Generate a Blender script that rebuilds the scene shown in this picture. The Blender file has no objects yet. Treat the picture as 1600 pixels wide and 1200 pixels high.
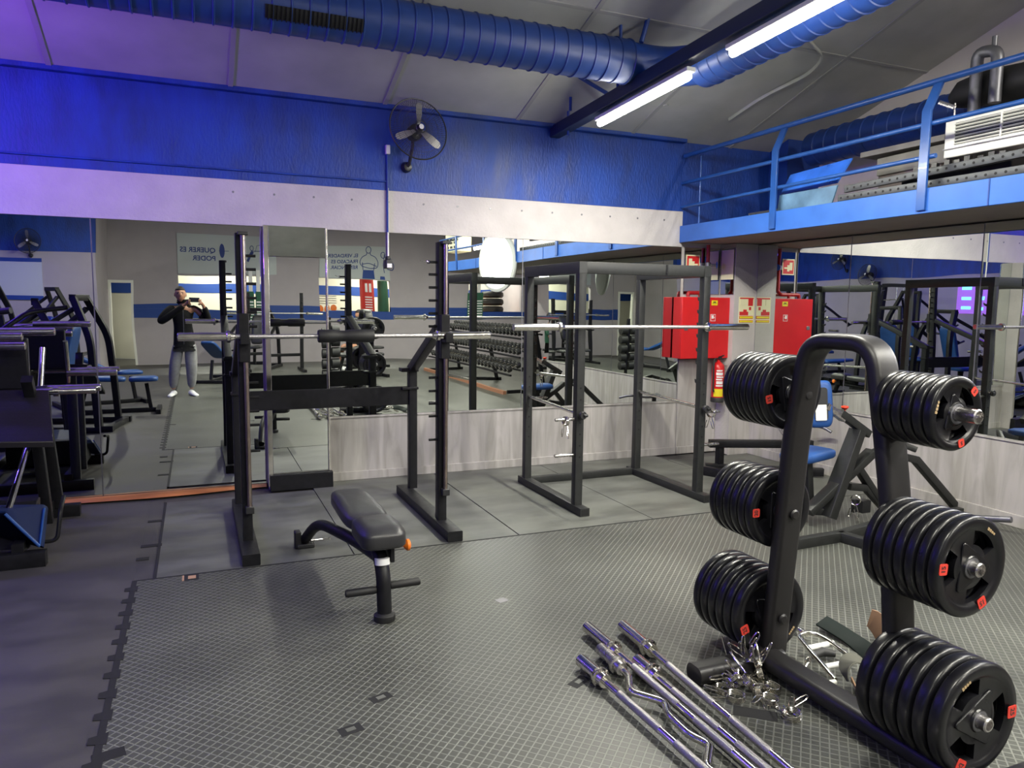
import bpy, bmesh, math, random
from mathutils import Vector, Matrix
random.seed(7)
PI = math.pi
SC = bpy.context.scene
COL = SC.collection
# ---------------------------------------------------------------- camera, world, exposure
FPX = 1163.0; EYE = 1.53
def _dir(px, py): return Vector(((px-800)/FPX, -(py-600)/FPX, -1.0)).normalized()
_Y = _dir(305, 470); _X = _dir(3570, 508); _X = (_X-_Y*_X.dot(_Y)).normalized(); _Z = _X.cross(_Y)
RW = Matrix((_X, _Y, _Z))                       # camera vector -> world vector
cam_data = bpy.data.cameras.new('camera'); cam = bpy.data.objects.new('camera', cam_data); COL.objects.link(cam)
cam_data.sensor_width = 36.0; cam_data.lens = 36.0*FPX/1600.0; cam_data.clip_start = 0.01; cam_data.clip_end = 100
cam.matrix_world = Matrix.Translation((0, 0, EYE)) @ RW.to_4x4()
SC.camera = cam
SC.view_settings.view_transform = 'Standard'; SC.view_settings.look = 'None'
SC.view_settings.gamma = 1.0; SC.view_settings.use_curve_mapping = False
SC.view_settings.exposure = 0.75
try:
    SC.cycles.max_bounces = 12; SC.cycles.glossy_bounces = 6; SC.cycles.diffuse_bounces = 4
    SC.cycles.sample_clamp_indirect = 4.0; SC.cycles.caustics_reflective = False; SC.cycles.caustics_refractive = False
except Exception: pass
world = bpy.data.worlds.new('world'); SC.world = world; world.use_nodes = True
world.node_tree.nodes['Background'].inputs[0].default_value = (0.5, 0.55, 0.7, 1)
world.node_tree.nodes['Background'].inputs[1].default_value = 0.35

def ray(px, py): return RW @ Vector(((px-800)/FPX, -(py-600)/FPX, -1.0))
def on_z(px, py, z=0.0):
    r = ray(px, py); return r*((z-EYE)/r.z)+Vector((0, 0, EYE))
def on_y(px, py, y):
    r = ray(px, py); return r*(y/r.y)+Vector((0, 0, EYE))
def on_x(px, py, x):
    r = ray(px, py); return r*(x/r.x)+Vector((0, 0, EYE))

D = 6.38                                        # plane of the mirrors on the back wall
XR = 5.33                                       # plane of the right wall
XM = 4.53                                       # edge of the mezzanine

# ---------------------------------------------------------------- materials
MATS = {}
def mat(name, col, rough=0.5, metal=0.0, noise=0.0, nscale=8.0, bump=0.0, bscale=40.0, emit=None, estr=0.0, coat=0.0, spec=0.5, stretch=(1, 1, 1), alpha=1.0):
    m = bpy.data.materials.new(name); m.use_nodes = True; nt = m.node_tree
    b = nt.nodes['Principled BSDF']
    b.inputs['Base Color'].default_value = (*col, 1); b.inputs['Roughness'].default_value = rough
    b.inputs['Metallic'].default_value = metal; b.inputs['Specular IOR Level'].default_value = spec
    b.inputs['Coat Weight'].default_value = coat
    if emit: b.inputs['Emission Color'].default_value = (*emit, 1); b.inputs['Emission Strength'].default_value = estr
    if noise or bump:
        tc = nt.nodes.new('ShaderNodeTexCoord'); mp = nt.nodes.new('ShaderNodeMapping')
        nt.links.new(tc.outputs['Object'], mp.inputs[0]); mp.inputs['Scale'].default_value = stretch
    if noise:
        n = nt.nodes.new('ShaderNodeTexNoise'); n.inputs['Scale'].default_value = nscale; n.inputs['Detail'].default_value = 6
        nt.links.new(mp.outputs[0], n.inputs[0])
        mr = nt.nodes.new('ShaderNodeMapRange'); mr.inputs['From Min'].default_value = .3; mr.inputs['From Max'].default_value = .7
        mr.inputs['To Min'].default_value = 1-noise; mr.inputs['To Max'].default_value = 1+noise
        nt.links.new(n.outputs[0], mr.inputs[0])
        mx = nt.nodes.new('ShaderNodeVectorMath'); mx.operation = 'SCALE'; mx.inputs[0].default_value = col
        nt.links.new(mr.outputs[0], mx.inputs['Scale']); nt.links.new(mx.outputs[0], b.inputs['Base Color'])
        mr2 = nt.nodes.new('ShaderNodeMapRange'); mr2.inputs['From Min'].default_value = .3; mr2.inputs['From Max'].default_value = .7
        mr2.inputs['To Min'].default_value = max(0, rough*(1-noise*.5)); mr2.inputs['To Max'].default_value = min(1, rough*(1+noise*.5))
        nt.links.new(n.outputs[0], mr2.inputs[0]); nt.links.new(mr2.outputs[0], b.inputs['Roughness'])
    if bump:
        n2 = nt.nodes.new('ShaderNodeTexNoise'); n2.inputs['Scale'].default_value = bscale; n2.inputs['Detail'].default_value = 5
        nt.links.new(mp.outputs[0], n2.inputs[0])
        bp = nt.nodes.new('ShaderNodeBump'); bp.inputs['Strength'].default_value = bump; bp.inputs['Distance'].default_value = .01
        nt.links.new(n2.outputs[0], bp.inputs['Height']); nt.links.new(bp.outputs[0], b.inputs['Normal'])
    MATS[name] = m; return m
mat('black_paint', (.010, .010, .012), .42, noise=.2, nscale=30, spec=.22)
mat('grey_paint', (.020, .021, .021), .42, noise=.15, nscale=30, spec=.4)
mat('oval_paint', (.011, .010, .011), .42, noise=.1, nscale=60, bump=.05, bscale=300)
mat('chrome', (.80, .77, .70), .14, 1.0, noise=.12, nscale=20)
mat('used_steel', (.55, .53, .52), .28, 1.0, noise=.2, nscale=40)
mat('knurl_steel', (.50, .48, .48), .38, 1.0, noise=.2, nscale=200, bump=.3, bscale=600)
mat('copper_steel', (.42, .34, .30), .25, 1.0, noise=.15, nscale=14)
mat('dull_steel', (.20, .20, .22), .45, .8, noise=.2, nscale=15)
mat('plate_rubber', (.006, .006, .008), .30, noise=.2, nscale=20, spec=.45)
mat('black_rubber', (.014, .014, .015), .6, noise=.2, nscale=20)
mat('foam', (.008, .008, .009), .6, bump=.1, bscale=150)
mat('black_leather', (.030, .030, .033), .33, noise=.15, nscale=10, bump=.12, bscale=220)
mat('blue_leather', (.015, .07, .26), .40, noise=.12, nscale=10, bump=.1, bscale=200)
mat('navy_leather', (.008, .018, .07), .5, spec=.3)
mat('beam_dark', (.012, .022, .05), .5)
mat('blade_grey', (.42, .41, .40), .35, .4)
mat('dark_leather', (.008, .013, .012), .75, spec=.2, noise=.15, nscale=10)
mat('orange_plastic', (.85, .20, .02), .35)
mat('red_plastic', (.75, .05, .02), .4)
mat('badge_red', (.62, .045, .03), .5, emit=None)
mat('gold', (.55, .40, .22), .4, .4)
mat('white_plastic', (.75, .75, .72), .4)
mat('white_enamel', (.82, .82, .76), .35)
mat('black_plastic', (.02, .02, .022), .4)
mat('concrete_white', (.53, .50, .49), .85, noise=.07, nscale=5, bump=.35, bscale=45)
mat('gable_wall', (.68, .62, .61), .85, noise=.05, nscale=4)
mat('lilac_wall', (.41, .375, .40), .8, noise=.04, nscale=3, bump=.05)
mat('cream_wall', (.62, .60, .50), .7, noise=.03, nscale=2)
mat('blue_wall', (.006, .044, .27), .55, noise=.28, nscale=7, bump=.5, bscale=60, stretch=(1, 1, .35))
mat('blue_stripe', (.010, .050, .26), .6)
mat('fascia_blue', (.032, .13, .47), .4, noise=.1, nscale=6)
mat('blue_steel', (.014, .075, .29), .36, noise=.12, nscale=8, coat=.1)
mat('navy_steel', (.012, .05, .25), .42, noise=.12, nscale=8)
mat('duct_blue', (.012, .045, .22), .42, noise=.12, nscale=6)
mat('ceiling', (.44, .45, .42), .7, noise=.12, nscale=2.5, bump=.15, bscale=9)
mat('ceiling_seam', (.36, .36, .35), .8)
mat('soffit', (.36, .31, .28), .8, noise=.06, nscale=4)
mat('cabinet_red', (.60, .012, .015), .35, noise=.06, nscale=5)
mat('pipe_red', (.35, .012, .015), .4)
mat('sign_red', (.60, .02, .02), .45)
mat('sign_cream', (.80, .77, .50), .5)
mat('sign_yellow', (.80, .66, .02), .5)
mat('sign_white', (.8, .8, .8), .5)
mat('poster', (.50, .54, .55), .6)
mat('poster_blue', (.02, .045, .22), .6)
mat('jacket', (.007, .007, .008), .8, spec=.2, bump=.3, bscale=30)
mat('joggers', (.25, .25, .26), .9, noise=.12, nscale=20)
mat('skin', (.42, .21, .13), .5)
mat('hair', (.02, .013, .01), .7)
mat('eye_dark', (.01, .01, .01), .3)
mat('lips', (.38, .13, .10), .5)
mat('trainer_white', (.8, .8, .8), .5)
mat('tan_leather', (.42, .25, .15), .6, noise=.1)
mat('khaki', (.09, .09, .075), .85, spec=.2)
mat('brown_wood', (.42, .15, .05), .45, noise=.35, nscale=3, stretch=(.6, 8, 8))
mat('terracotta', (.35, .16, .09), .6)
mat('bag_red', (.6, .03, .02), .45)
mat('scarf_green', (.03, .12, .07), .8)
mat('board_blue', (.03, .14, .62), .3, noise=.3, nscale=5)
mat('board_fade', (.09, .18, .28), .4, noise=.55, nscale=4)
mat('wood_grey', (.30, .29, .26), .8, noise=.15)
mat('black_gap', (.006, .006, .007), .8)
mat('grille_dark', (.006, .007, .012), .6)
mat('tube_white', (1, 1, 1), .5, emit=(1.0, .975, .86), estr=30.0)
mat('tube_blue', (.1, .1, 1), .5, emit=(.10, .05, 1.0), estr=9.0)
mat('lamp_white', (1, 1, 1), .5, emit=(1.0, .99, .97), estr=4.0)
mat('lamp_shell', (.62, .64, .62), .55)
mat('led_pink', (.3, .1, .5), .5, emit=(.35, .13, .75), estr=.7)
mat('led_cyan', (.1, .4, 1), .5, emit=(.10, .45, 1.0), estr=3.0)
mat('screen_dark', (.01, .02, .03), .1)

def mirror_mat():
    m = bpy.data.materials.new('mirror_glass'); m.use_nodes = True; nt = m.node_tree; b = nt.nodes['Principled BSDF']
    b.inputs['Metallic'].default_value = 1; b.inputs['Base Color'].default_value = (.80, .84, .80, 1); b.inputs['Roughness'].default_value = 0.0
    tc = nt.nodes.new('ShaderNodeTexCoord'); n = nt.nodes.new('ShaderNodeTexNoise'); n.inputs['Scale'].default_value = 1.1; n.inputs['Detail'].default_value = 1
    nt.links.new(tc.outputs['Object'], n.inputs[0])
    bp = nt.nodes.new('ShaderNodeBump'); bp.inputs['Strength'].default_value = .018; bp.inputs['Distance'].default_value = .1
    nt.links.new(n.outputs[0], bp.inputs['Height']); nt.links.new(bp.outputs[0], b.inputs['Normal'])
    MATS['mirror'] = m
mirror_mat()

def laminate():
    m = bpy.data.materials.new('laminate'); m.use_nodes = True; nt = m.node_tree; b = nt.nodes['Principled BSDF']; L = nt.links.new
    tc = nt.nodes.new('ShaderNodeTexCoord'); sx = nt.nodes.new('ShaderNodeSeparateXYZ'); L(tc.outputs['Object'], sx.inputs[0])
    ad = nt.nodes.new('ShaderNodeMath'); ad.operation = 'ADD'; L(sx.outputs[0], ad.inputs[0]); L(sx.outputs[1], ad.inputs[1])
    cb = nt.nodes.new('ShaderNodeCombineXYZ'); L(ad.outputs[0], cb.inputs[0]); L(sx.outputs[2], cb.inputs[2])
    # planks about 0.2 m wide, each with its own tone
    dv = nt.nodes.new('ShaderNodeMath'); dv.operation = 'DIVIDE'; L(ad.outputs[0], dv.inputs[0]); dv.inputs[1].default_value = .195
    fl = nt.nodes.new('ShaderNodeMath'); fl.operation = 'FLOOR'; L(dv.outputs[0], fl.inputs[0])
    wn = nt.nodes.new('ShaderNodeTexWhiteNoise'); wn.noise_dimensions = '1D'; L(fl.outputs[0], wn.inputs['W'])
    mp = nt.nodes.new('ShaderNodeMapping'); mp.inputs['Scale'].default_value = (7, 1, .9); L(cb.outputs[0], mp.inputs[0])
    n = nt.nodes.new('ShaderNodeTexNoise'); n.inputs['Scale'].default_value = 1.6; n.inputs['Detail'].default_value = 8; n.inputs['Distortion'].default_value = 1.2
    L(mp.outputs[0], n.inputs[0])
    cr = nt.nodes.new('ShaderNodeValToRGB'); L(n.outputs[0], cr.inputs[0])
    cr.color_ramp.elements[0].position = .3; cr.color_ramp.elements[0].color = (.33, .315, .29, 1)
    cr.color_ramp.elements[1].position = .62; cr.color_ramp.elements[1].color = (.47, .445, .43, 1)
    mr = nt.nodes.new('ShaderNodeMapRange'); L(wn.outputs[0], mr.inputs[0]); mr.inputs['To Min'].default_value = .86; mr.inputs['To Max'].default_value = 1.06
    vs = nt.nodes.new('ShaderNodeVectorMath'); vs.operation = 'SCALE'; L(cr.outputs[0], vs.inputs[0]); L(mr.outputs[0], vs.inputs['Scale'])
    L(vs.outputs[0], b.inputs['Base Color']); b.inputs['Roughness'].default_value = .5
    MATS['laminate'] = m
laminate()

def tread():
    # rubber tread: raised ribs in two diagonal directions
    m = bpy.data.materials.new('tread_rubber'); m.use_nodes = True; nt = m.node_tree; b = nt.nodes['Principled BSDF']; L = nt.links.new
    def M(op, a, c=None):
        n = nt.nodes.new('ShaderNodeMath'); n.operation = op
        for i, v in enumerate((a, c)):
            if v is None: continue
            if isinstance(v, (int, float)): n.inputs[i].default_value = v
            else: L(v, n.inputs[i])
        return n.outputs[0]
    tc = nt.nodes.new('ShaderNodeTexCoord'); sx = nt.nodes.new('ShaderNodeSeparateXYZ'); L(tc.outputs['Object'], sx.inputs[0])
    x, y = sx.outputs[0], sx.outputs[1]
    u = M('ADD', M('MULTIPLY', x, .7071), M('MULTIPLY', y, .7071)); v = M('SUBTRACT', M('MULTIPLY', x, .7071), M('MULTIPLY', y, .7071))
    def rib(c, s, w):
        f = M('FRACT', M('DIVIDE', c, s)); d = M('ABSOLUTE', M('SUBTRACT', f, .5))
        mr = nt.nodes.new('ShaderNodeMapRange'); mr.interpolation_type = 'SMOOTHSTEP'; L(d, mr.inputs[0])
        mr.inputs['From Min'].default_value = .5-w; mr.inputs['From Max'].default_value = .5-w*.45; return mr.outputs[0]
    r1 = rib(v, .031, .115); r2 = rib(u, .031, .10)
    h = M('MAXIMUM', r1, r2)
    n = nt.nodes.new('ShaderNodeTexNoise'); n.inputs['Scale'].default_value = 1.3; n.inputs['Detail'].default_value = 6; L(tc.outputs['Object'], n.inputs[0])
    mx = nt.nodes.new('ShaderNodeMix'); mx.data_type = 'RGBA'; L(h, mx.inputs[0])
    mx.inputs[6].default_value = (.056, .058, .051, 1); mx.inputs[7].default_value = (.15, .155, .137, 1)
    mr = nt.nodes.new('ShaderNodeMapRange'); L(n.outputs[0], mr.inputs[0]); mr.inputs['From Min'].default_value = .3; mr.inputs['From Max'].default_value = .7
    mr.inputs['To Min'].default_value = .72; mr.inputs['To Max'].default_value = 1.2
    vs = nt.nodes.new('ShaderNodeVectorMath'); vs.operation = 'SCALE'; L(mx.outputs[2], vs.inputs[0]); L(mr.outputs[0], vs.inputs['Scale'])
    L(vs.outputs[0], b.inputs['Base Color']); b.inputs['Roughness'].default_value = .42
    bp = nt.nodes.new('ShaderNodeBump'); bp.inputs['Strength'].default_value = .5; bp.inputs['Distance'].default_value = .002
    L(h, bp.inputs['Height']); L(bp.outputs[0], b.inputs['Normal'])
    MATS['tread'] = m
tread()
def matmat(name, c0, c1, rough):
    m = bpy.data.materials.new(name); m.use_nodes = True; nt = m.node_tree; b = nt.nodes['Principled BSDF']; L = nt.links.new
    tc = nt.nodes.new('ShaderNodeTexCoord'); n = nt.nodes.new('ShaderNodeTexNoise'); n.inputs['Scale'].default_value = 1.7; n.inputs['Detail'].default_value = 9; n.inputs['Roughness'].default_value = .6
    mp = nt.nodes.new('ShaderNodeMapping'); mp.inputs['Scale'].default_value = (1, 2.2, 1); L(tc.outputs['Object'], mp.inputs[0]); L(mp.outputs[0], n.inputs[0])
    cr = nt.nodes.new('ShaderNodeValToRGB'); L(n.outputs[0], cr.inputs[0])
    cr.color_ramp.elements[0].position = .38; cr.color_ramp.elements[0].color = (*c0, 1); cr.color_ramp.elements[1].position = .60; cr.color_ramp.elements[1].color = (*c1, 1)
    L(cr.outputs[0], b.inputs['Base Color'])
    mr = nt.nodes.new('ShaderNodeMapRange'); L(n.outputs[0], mr.inputs[0]); mr.inputs['To Min'].default_value = rough-.1; mr.inputs['To Max'].default_value = rough+.15; L(mr.outputs[0], b.inputs['Roughness'])
    n2 = nt.nodes.new('ShaderNodeTexNoise'); n2.inputs['Scale'].default_value = 250; L(tc.outputs['Object'], n2.inputs[0])
    bp = nt.nodes.new('ShaderNodeBump'); bp.inputs['Strength'].default_value = .12; bp.inputs['Distance'].default_value = .002; L(n2.outputs[0], bp.inputs['Height']); L(bp.outputs[0], b.inputs['Normal'])
    MATS[name] = m
matmat('smooth_mat', (.075, .078, .070), (.135, .14, .125), .48)
matmat('dark_mat', (.045, .043, .042), (.07, .066, .063), .5)
def checker_metal():
    m = bpy.data.materials.new('checker_metal'); m.use_nodes = True; nt = m.node_tree; b = nt.nodes['Principled BSDF']; L = nt.links.new
    b.inputs['Base Color'].default_value = (.022, .020, .022, 1); b.inputs['Roughness'].default_value = .42; b.inputs['Metallic'].default_value = .4
    tc = nt.nodes.new('ShaderNodeTexCoord'); mp = nt.nodes.new('ShaderNodeMapping'); L(tc.outputs['Object'], mp.inputs[0]); mp.inputs['Rotation'].default_value = (0, 0, PI/4)
    br = nt.nodes.new('ShaderNodeTexChecker'); br.inputs['Scale'].default_value = 34; L(mp.outputs[0], br.inputs[0])
    bp = nt.nodes.new('ShaderNodeBump'); bp.inputs['Strength'].default_value = .9; bp.inputs['Distance'].default_value = .004; L(br.outputs[1], bp.inputs['Height']); L(bp.outputs[0], b.inputs['Normal'])
    MATS['checker_metal'] = m
checker_metal()

# ---------------------------------------------------------------- mesh builder
def fillet(pts, r, n=6):
    pts = [Vector(p) for p in pts]; out = [pts[0]]
    for i in range(1, len(pts)-1):
        a, b, c = pts[i-1], pts[i], pts[i+1]; d1 = (a-b); d2 = (c-b); l = min(r, d1.length*.48, d2.length*.48)
        p0 = b+d1.normalized()*l; p1 = b+d2.normalized()*l
        for k in range(n+1):
            t = k/n; out.append(p0*(1-t)**2+b*2*t*(1-t)+p1*t*t)
    out.append(pts[-1]); return out
def rrect(w, h, r=.006, n=3):
    o = []
    for cx, cy, a0 in ((w/2-r, h/2-r, 0), (-w/2+r, h/2-r, PI/2), (-w/2+r, -h/2+r, PI), (w/2-r, -h/2+r, 1.5*PI)):
        for k in range(n+1):
            a = a0+PI/2*k/n; o.append((cx+r*math.cos(a), cy+r*math.sin(a)))
    return o
def circ(r, n=12): return [(r*math.cos(2*PI*k/n), r*math.sin(2*PI*k/n)) for k in range(n)]
class MB:
    def __init__(s): s.v = []; s.f = []; s.m = []; s.cur = 0
    def add(s, vs, fs):
        o = len(s.v); s.v += [tuple(v) for v in vs]; s.f += [tuple(i+o for i in f) for f in fs]; s.m += [s.cur]*len(fs); return s
    def box(s, x0, x1, y0, y1, z0, z1):
        v = [(x0, y0, z0), (x1, y0, z0), (x1, y1, z0), (x0, y1, z0), (x0, y0, z1), (x1, y0, z1), (x1, y1, z1), (x0, y1, z1)]
        return s.add(v, [(3, 2, 1, 0), (4, 5, 6, 7), (0, 1, 5, 4), (1, 2, 6, 5), (2, 3, 7, 6), (3, 0, 4, 7)])
    def obox(s, c, size, M=None):
        M = M or Matrix.Identity(3); c = Vector(c); hx, hy, hz = [q/2 for q in size]
        v = [c+M @ Vector((a*hx, b*hy, d*hz)) for d in (-1, 1) for a, b in ((-1, -1), (1, -1), (1, 1), (-1, 1))]
        return s.add(v, [(3, 2, 1, 0), (4, 5, 6, 7), (0, 1, 5, 4), (1, 2, 6, 5), (2, 3, 7, 6), (3, 0, 4, 7)])
    def sweep(s, sec, pts, side=None, caps=True, scale=None, closed=False):
        pts = [Vector(p) for p in pts]; n = len(sec); vs = []; fs = []; prev = None; N = len(pts)
        for i, p in enumerate(pts):
            if closed: t = (pts[(i+1) % N]-pts[i-1]).normalized()
            elif i == 0: t = (pts[1]-p).normalized()
            elif i == N-1: t = (p-pts[-2]).normalized()
            else: t = ((p-pts[i-1]).normalized()+(pts[i+1]-p).normalized()).normalized()
            if side is not None: a = Vector(side); a = (a-t*a.dot(t)).normalized()
            else:
                if prev is None:
                    a = Vector((0, 0, 1)) if abs(t.z) < .9 else Vector((1, 0, 0))
                else: a = prev
                a = (a-t*a.dot(t)).normalized(); prev = a
            b = t.cross(a); k = 1
            if 0 < i < N-1 and not closed:
                c = (pts[i+1]-p).normalized().dot(t); k = 1/max(c, .5) if side is not None else 1
            sc = scale[i] if scale else 1
            for (q, w) in sec: vs.append(p+a*q*sc+b*w*sc*k)
        for i in range(N-(0 if closed else 1)):
            j = (i+1) % N
            for k in range(n):
                k2 = (k+1) % n; fs.append((i*n+k, i*n+k2, j*n+k2, j*n+k))
        if caps and not closed:
            fs.append(tuple(range(n))[::-1]); fs.append(tuple((N-1)*n+k for k in range(n)))
        return s.add(vs, fs)
    def tube(s, pts, r, n=12, scale=None, closed=False): return s.sweep(circ(r, n), pts, scale=scale, closed=closed)
    def beam(s, p0, p1, w, h, side=(1, 0, 0), r=.004): return s.sweep(rrect(w, h, r, 2), [p0, p1], side=side)
    def pipe(s, p0, p1, r, n=16): return s.sweep(circ(r, n), [p0, p1])
    def lathe(s, prof, o=(0, 0, 0), axis=(0, 0, 1), n=24, close=False):
        # prof: list of (radius, distance along the axis)
        ax = Vector(axis).normalized(); a = Vector((0, 0, 1)) if abs(ax.z) < .9 else Vector((1, 0, 0)); a = (a-ax*a.dot(ax)).normalized(); b = ax.cross(a); o = Vector(o)
        vs = []; fs = []
        for (r, z) in prof:
            for k in range(n):
                t = 2*PI*k/n; vs.append(o+ax*z+(a*math.cos(t)+b*math.sin(t))*max(r, 1e-5))
        L = len(prof)
        for i in range(L-(0 if close else 1)):
            j = (i+1) % L
            for k in range(n):
                k2 = (k+1) % n; fs.append((i*n+k, i*n+k2, j*n+k2, j*n+k))
        if not close:
            fs.append(tuple(range(n))[::-1]); fs.append(tuple((L-1)*n+k for k in range(n)))
        return s.add(vs, fs)
    def prism(s, poly, d, M=None, o=(0, 0, 0)):
        # poly in local xy, extruded along local z by d, then placed with M and o
        M = M or Matrix.Identity(3); o = Vector(o); n = len(poly)
        vs = [o+M @ Vector((x, y, 0)) for x, y in poly]+[o+M @ Vector((x, y, d)) for x, y in poly]
        fs = [tuple(range(n))[::-1], tuple(range(n, 2*n))]+[(k, (k+1) % n, (k+1) % n+n, k+n) for k in range(n)]
        return s.add(vs, fs)
    def merge(s, me, M):
        o = len(s.v); s.v += [tuple(M @ v.co) for v in me.vertices]
        for p in me.polygons: s.f.append(tuple(i+o for i in p.vertices)); s.m.append(s.cur)
        return s
    def build(s, name, m, parent=None, bevel=0.0, smooth=True, label=None, sub=0, angle=35, seg=2):
        off = Vector((0, 0, 0)); q = parent
        while q is not None:
            if q.get('_w'): off = q.location.copy()
            q = q.parent
        me = bpy.data.meshes.new(name); me.from_pydata([(v[0]-off.x, v[1]-off.y, v[2]-off.z) for v in s.v], [], s.f)
        ms = m if isinstance(m, (list, tuple)) else [m]
        for mm in ms: me.materials.append(MATS[mm])
        if len(ms) > 1: me.polygons.foreach_set('material_index', s.m)
        bm = bmesh.new(); bm.from_mesh(me); bmesh.ops.recalc_face_normals(bm, faces=bm.faces); bm.to_mesh(me); bm.free()
        if smooth:
            me.polygons.foreach_set('use_smooth', [True]*len(me.polygons)); me.set_sharp_from_angle(angle=math.radians(angle))
        o = bpy.data.objects.new(name, me); COL.objects.link(o)
        if parent is not None: o.parent = parent
        if bevel:
            bv = o.modifiers.new('bevel', 'BEVEL'); bv.width = bevel; bv.segments = seg; bv.limit_method = 'ANGLE'; bv.angle_limit = math.radians(40)
        if sub:
            sb = o.modifiers.new('sub', 'SUBSURF'); sb.levels = sub; sb.render_levels = sub
        if label: o['label'] = label
        return o
def tag(o, label, cat, group=None, kind=None):
    o['label'] = label; o['category'] = cat
    if group: o['group'] = group
    if kind: o['kind'] = kind
    return o
def thing(name, label, cat, loc=(0, 0, 0), rz=0.0, group=None, w=False):
    # w=True: the parts are given in world coordinates
    o = bpy.data.objects.new(name, None); COL.objects.link(o); o.empty_display_size = .1
    o.location = loc; o.rotation_euler = (0, 0, rz); tag(o, label, cat, group)
    if w: o['_w'] = 1
    return o
def struct(name, mb, m, **k):
    o = mb.build(name, m, **k); o['kind'] = 'structure'; return o
def dup(root, loc=None, rot=None, label=None, group=None):
    def cp(o, par):
        c = o.copy(); COL.objects.link(c)
        if par is not None: c.parent = par
        for ch in kids.get(o.name, []): cp(ch, c)
        return c
    kids = {}
    def walk(o):
        for ch in o.children:
            kids.setdefault(o.name, []).append(ch); walk(ch)
    walk(root); r = cp(root, None)
    if loc is not None: r.location = loc
    if rot is not None: r.rotation_euler = rot
    if label: r['label'] = label
    if group: r['group'] = group
    return r
def text_mesh(body, size, bold=0.0, depth=0.0, align='CENTER'):
    cu = bpy.data.curves.new('t', 'FONT'); cu.body = body; cu.size = size; cu.align_x = align; cu.align_y = 'CENTER'; cu.offset = bold; cu.extrude = depth; cu.resolution_u = 3
    ob = bpy.data.objects.new('t', cu); me = bpy.data.meshes.new_from_object(ob); bpy.data.objects.remove(ob); return me
V = Vector
def frame(xa, ya):
    xa = V(xa).normalized(); ya = V(ya); ya = (ya-xa*ya.dot(xa)).normalized(); za = xa.cross(ya)
    return Matrix((xa, ya, za)).transposed()
# ---------------------------------------------------------------- lights the room has and a few added fills (tubes are built here with their lamps)
def ceil_z(y): return 3.15+.32*(6.38-y) if y > -1.2 else 3.15+.32*(7.58)-.32*(-1.2-y)
TRACK_P0 = V((3.1, 6.36, 3.06)); TRACK_P1 = V((3.1, -6.0, 3.62))
def track_pt(y, dz=0.0): t = (6.36-y)/(6.36+6.0); p = TRACK_P0.lerp(TRACK_P1, t); return V((p.x, p.y, p.z+dz))
def area(name, loc, rot, sx, sy, col, power, parent=None):
    l = bpy.data.lights.new(name, 'AREA'); l.shape = 'RECTANGLE'; l.size = sx; l.size_y = sy; l.color = col; l.energy = power
    o = bpy.data.objects.new(name, l); COL.objects.link(o); o.location = loc; o.rotation_euler = rot
    if parent: o.parent = parent
    return o
def tube_light(p0, p1, label, power, group=None, blue=False, r=.026, emis=None):
    p0 = V(p0); p1 = V(p1); c = (p0+p1)/2; L = (p1-p0).length
    t = thing('tube_light', label, 'light', c, 0, group, w=True)
    d = (p1-p0).normalized(); up = V((0, 0, 1))
    b = MB().sweep(rrect(.07, .03, .006), [p0-d*.01+up*.04, p1+d*.01+up*.04], side=(1, 0, 0) if abs(d.y) > .7 else (0, 1, 0)); b.build('housing', 'white_plastic', t)
    b = MB(); b.lathe([(r*.4, 0), (r*.9, .012), (r, .03), (r, L-.03), (r*.9, L-.012), (r*.4, L)], p0, d, 16); b.build('diffuser', emis or ('tube_blue' if blue else 'tube_white'), t)
    e = math.atan2(d.z, math.hypot(d.x, d.y)); yaw = math.atan2(d.y, d.x)
    area('lamp', (0, 0, -r-.012), (0, 0, yaw), L*.96, .04, (.10, .06, 1.0) if blue else (1.0, .97, .85), power, t)
    return t
LW = 62
tube_light(track_pt(5.54, -.085), track_pt(4.31, -.085), 'lit white tube light nearest the blue back wall under the dark beam', LW)
tube_light(track_pt(3.90, -.085), track_pt(2.60, -.085), 'lit white tube light beside the blue duct at the top edge of the frame', LW)
for k, (y0, nm) in enumerate(((1.0, 'third'), (-.9, 'fourth'), (-2.8, 'fifth'))):
    tube_light(track_pt(y0, -.085), track_pt(y0-1.25, -.085), 'lit white tube light, the %s along the dark beam counted from the back wall' % nm, LW)
tube_light((0.9, 1.2, 3.7), (0.9, 0.0, 3.7), 'lit white tube light high over the open floor where the photographer stands', 50)
tube_light((-1.6, -1.6, 3.5), (-1.6, -2.8, 3.5), 'lit white tube light seen in the left mirror behind the photographer', 30)
tube_light((-1.9, 5.9, 2.75), (-3.1, 5.9, 2.75), 'blue glowing tube light on the back wall beyond the left end of the mirrors', 22, blue=True)
tube_light((-2.6, 4.4, 3.0), (-2.6, 3.2, 3.0), 'blue glowing tube light hanging over the leg machines', 11, blue=True)
tube_light((-3.6, 1.6, 3.0), (-3.6, 0.4, 3.0), 'blue glowing tube light hanging near the left wall', 14, blue=True)
tube_light((-3.4, -2.6, 2.9), (-3.4, -3.8, 2.9), 'blue glowing tube light over the far end of the left aisle', 14, blue=True)

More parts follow.
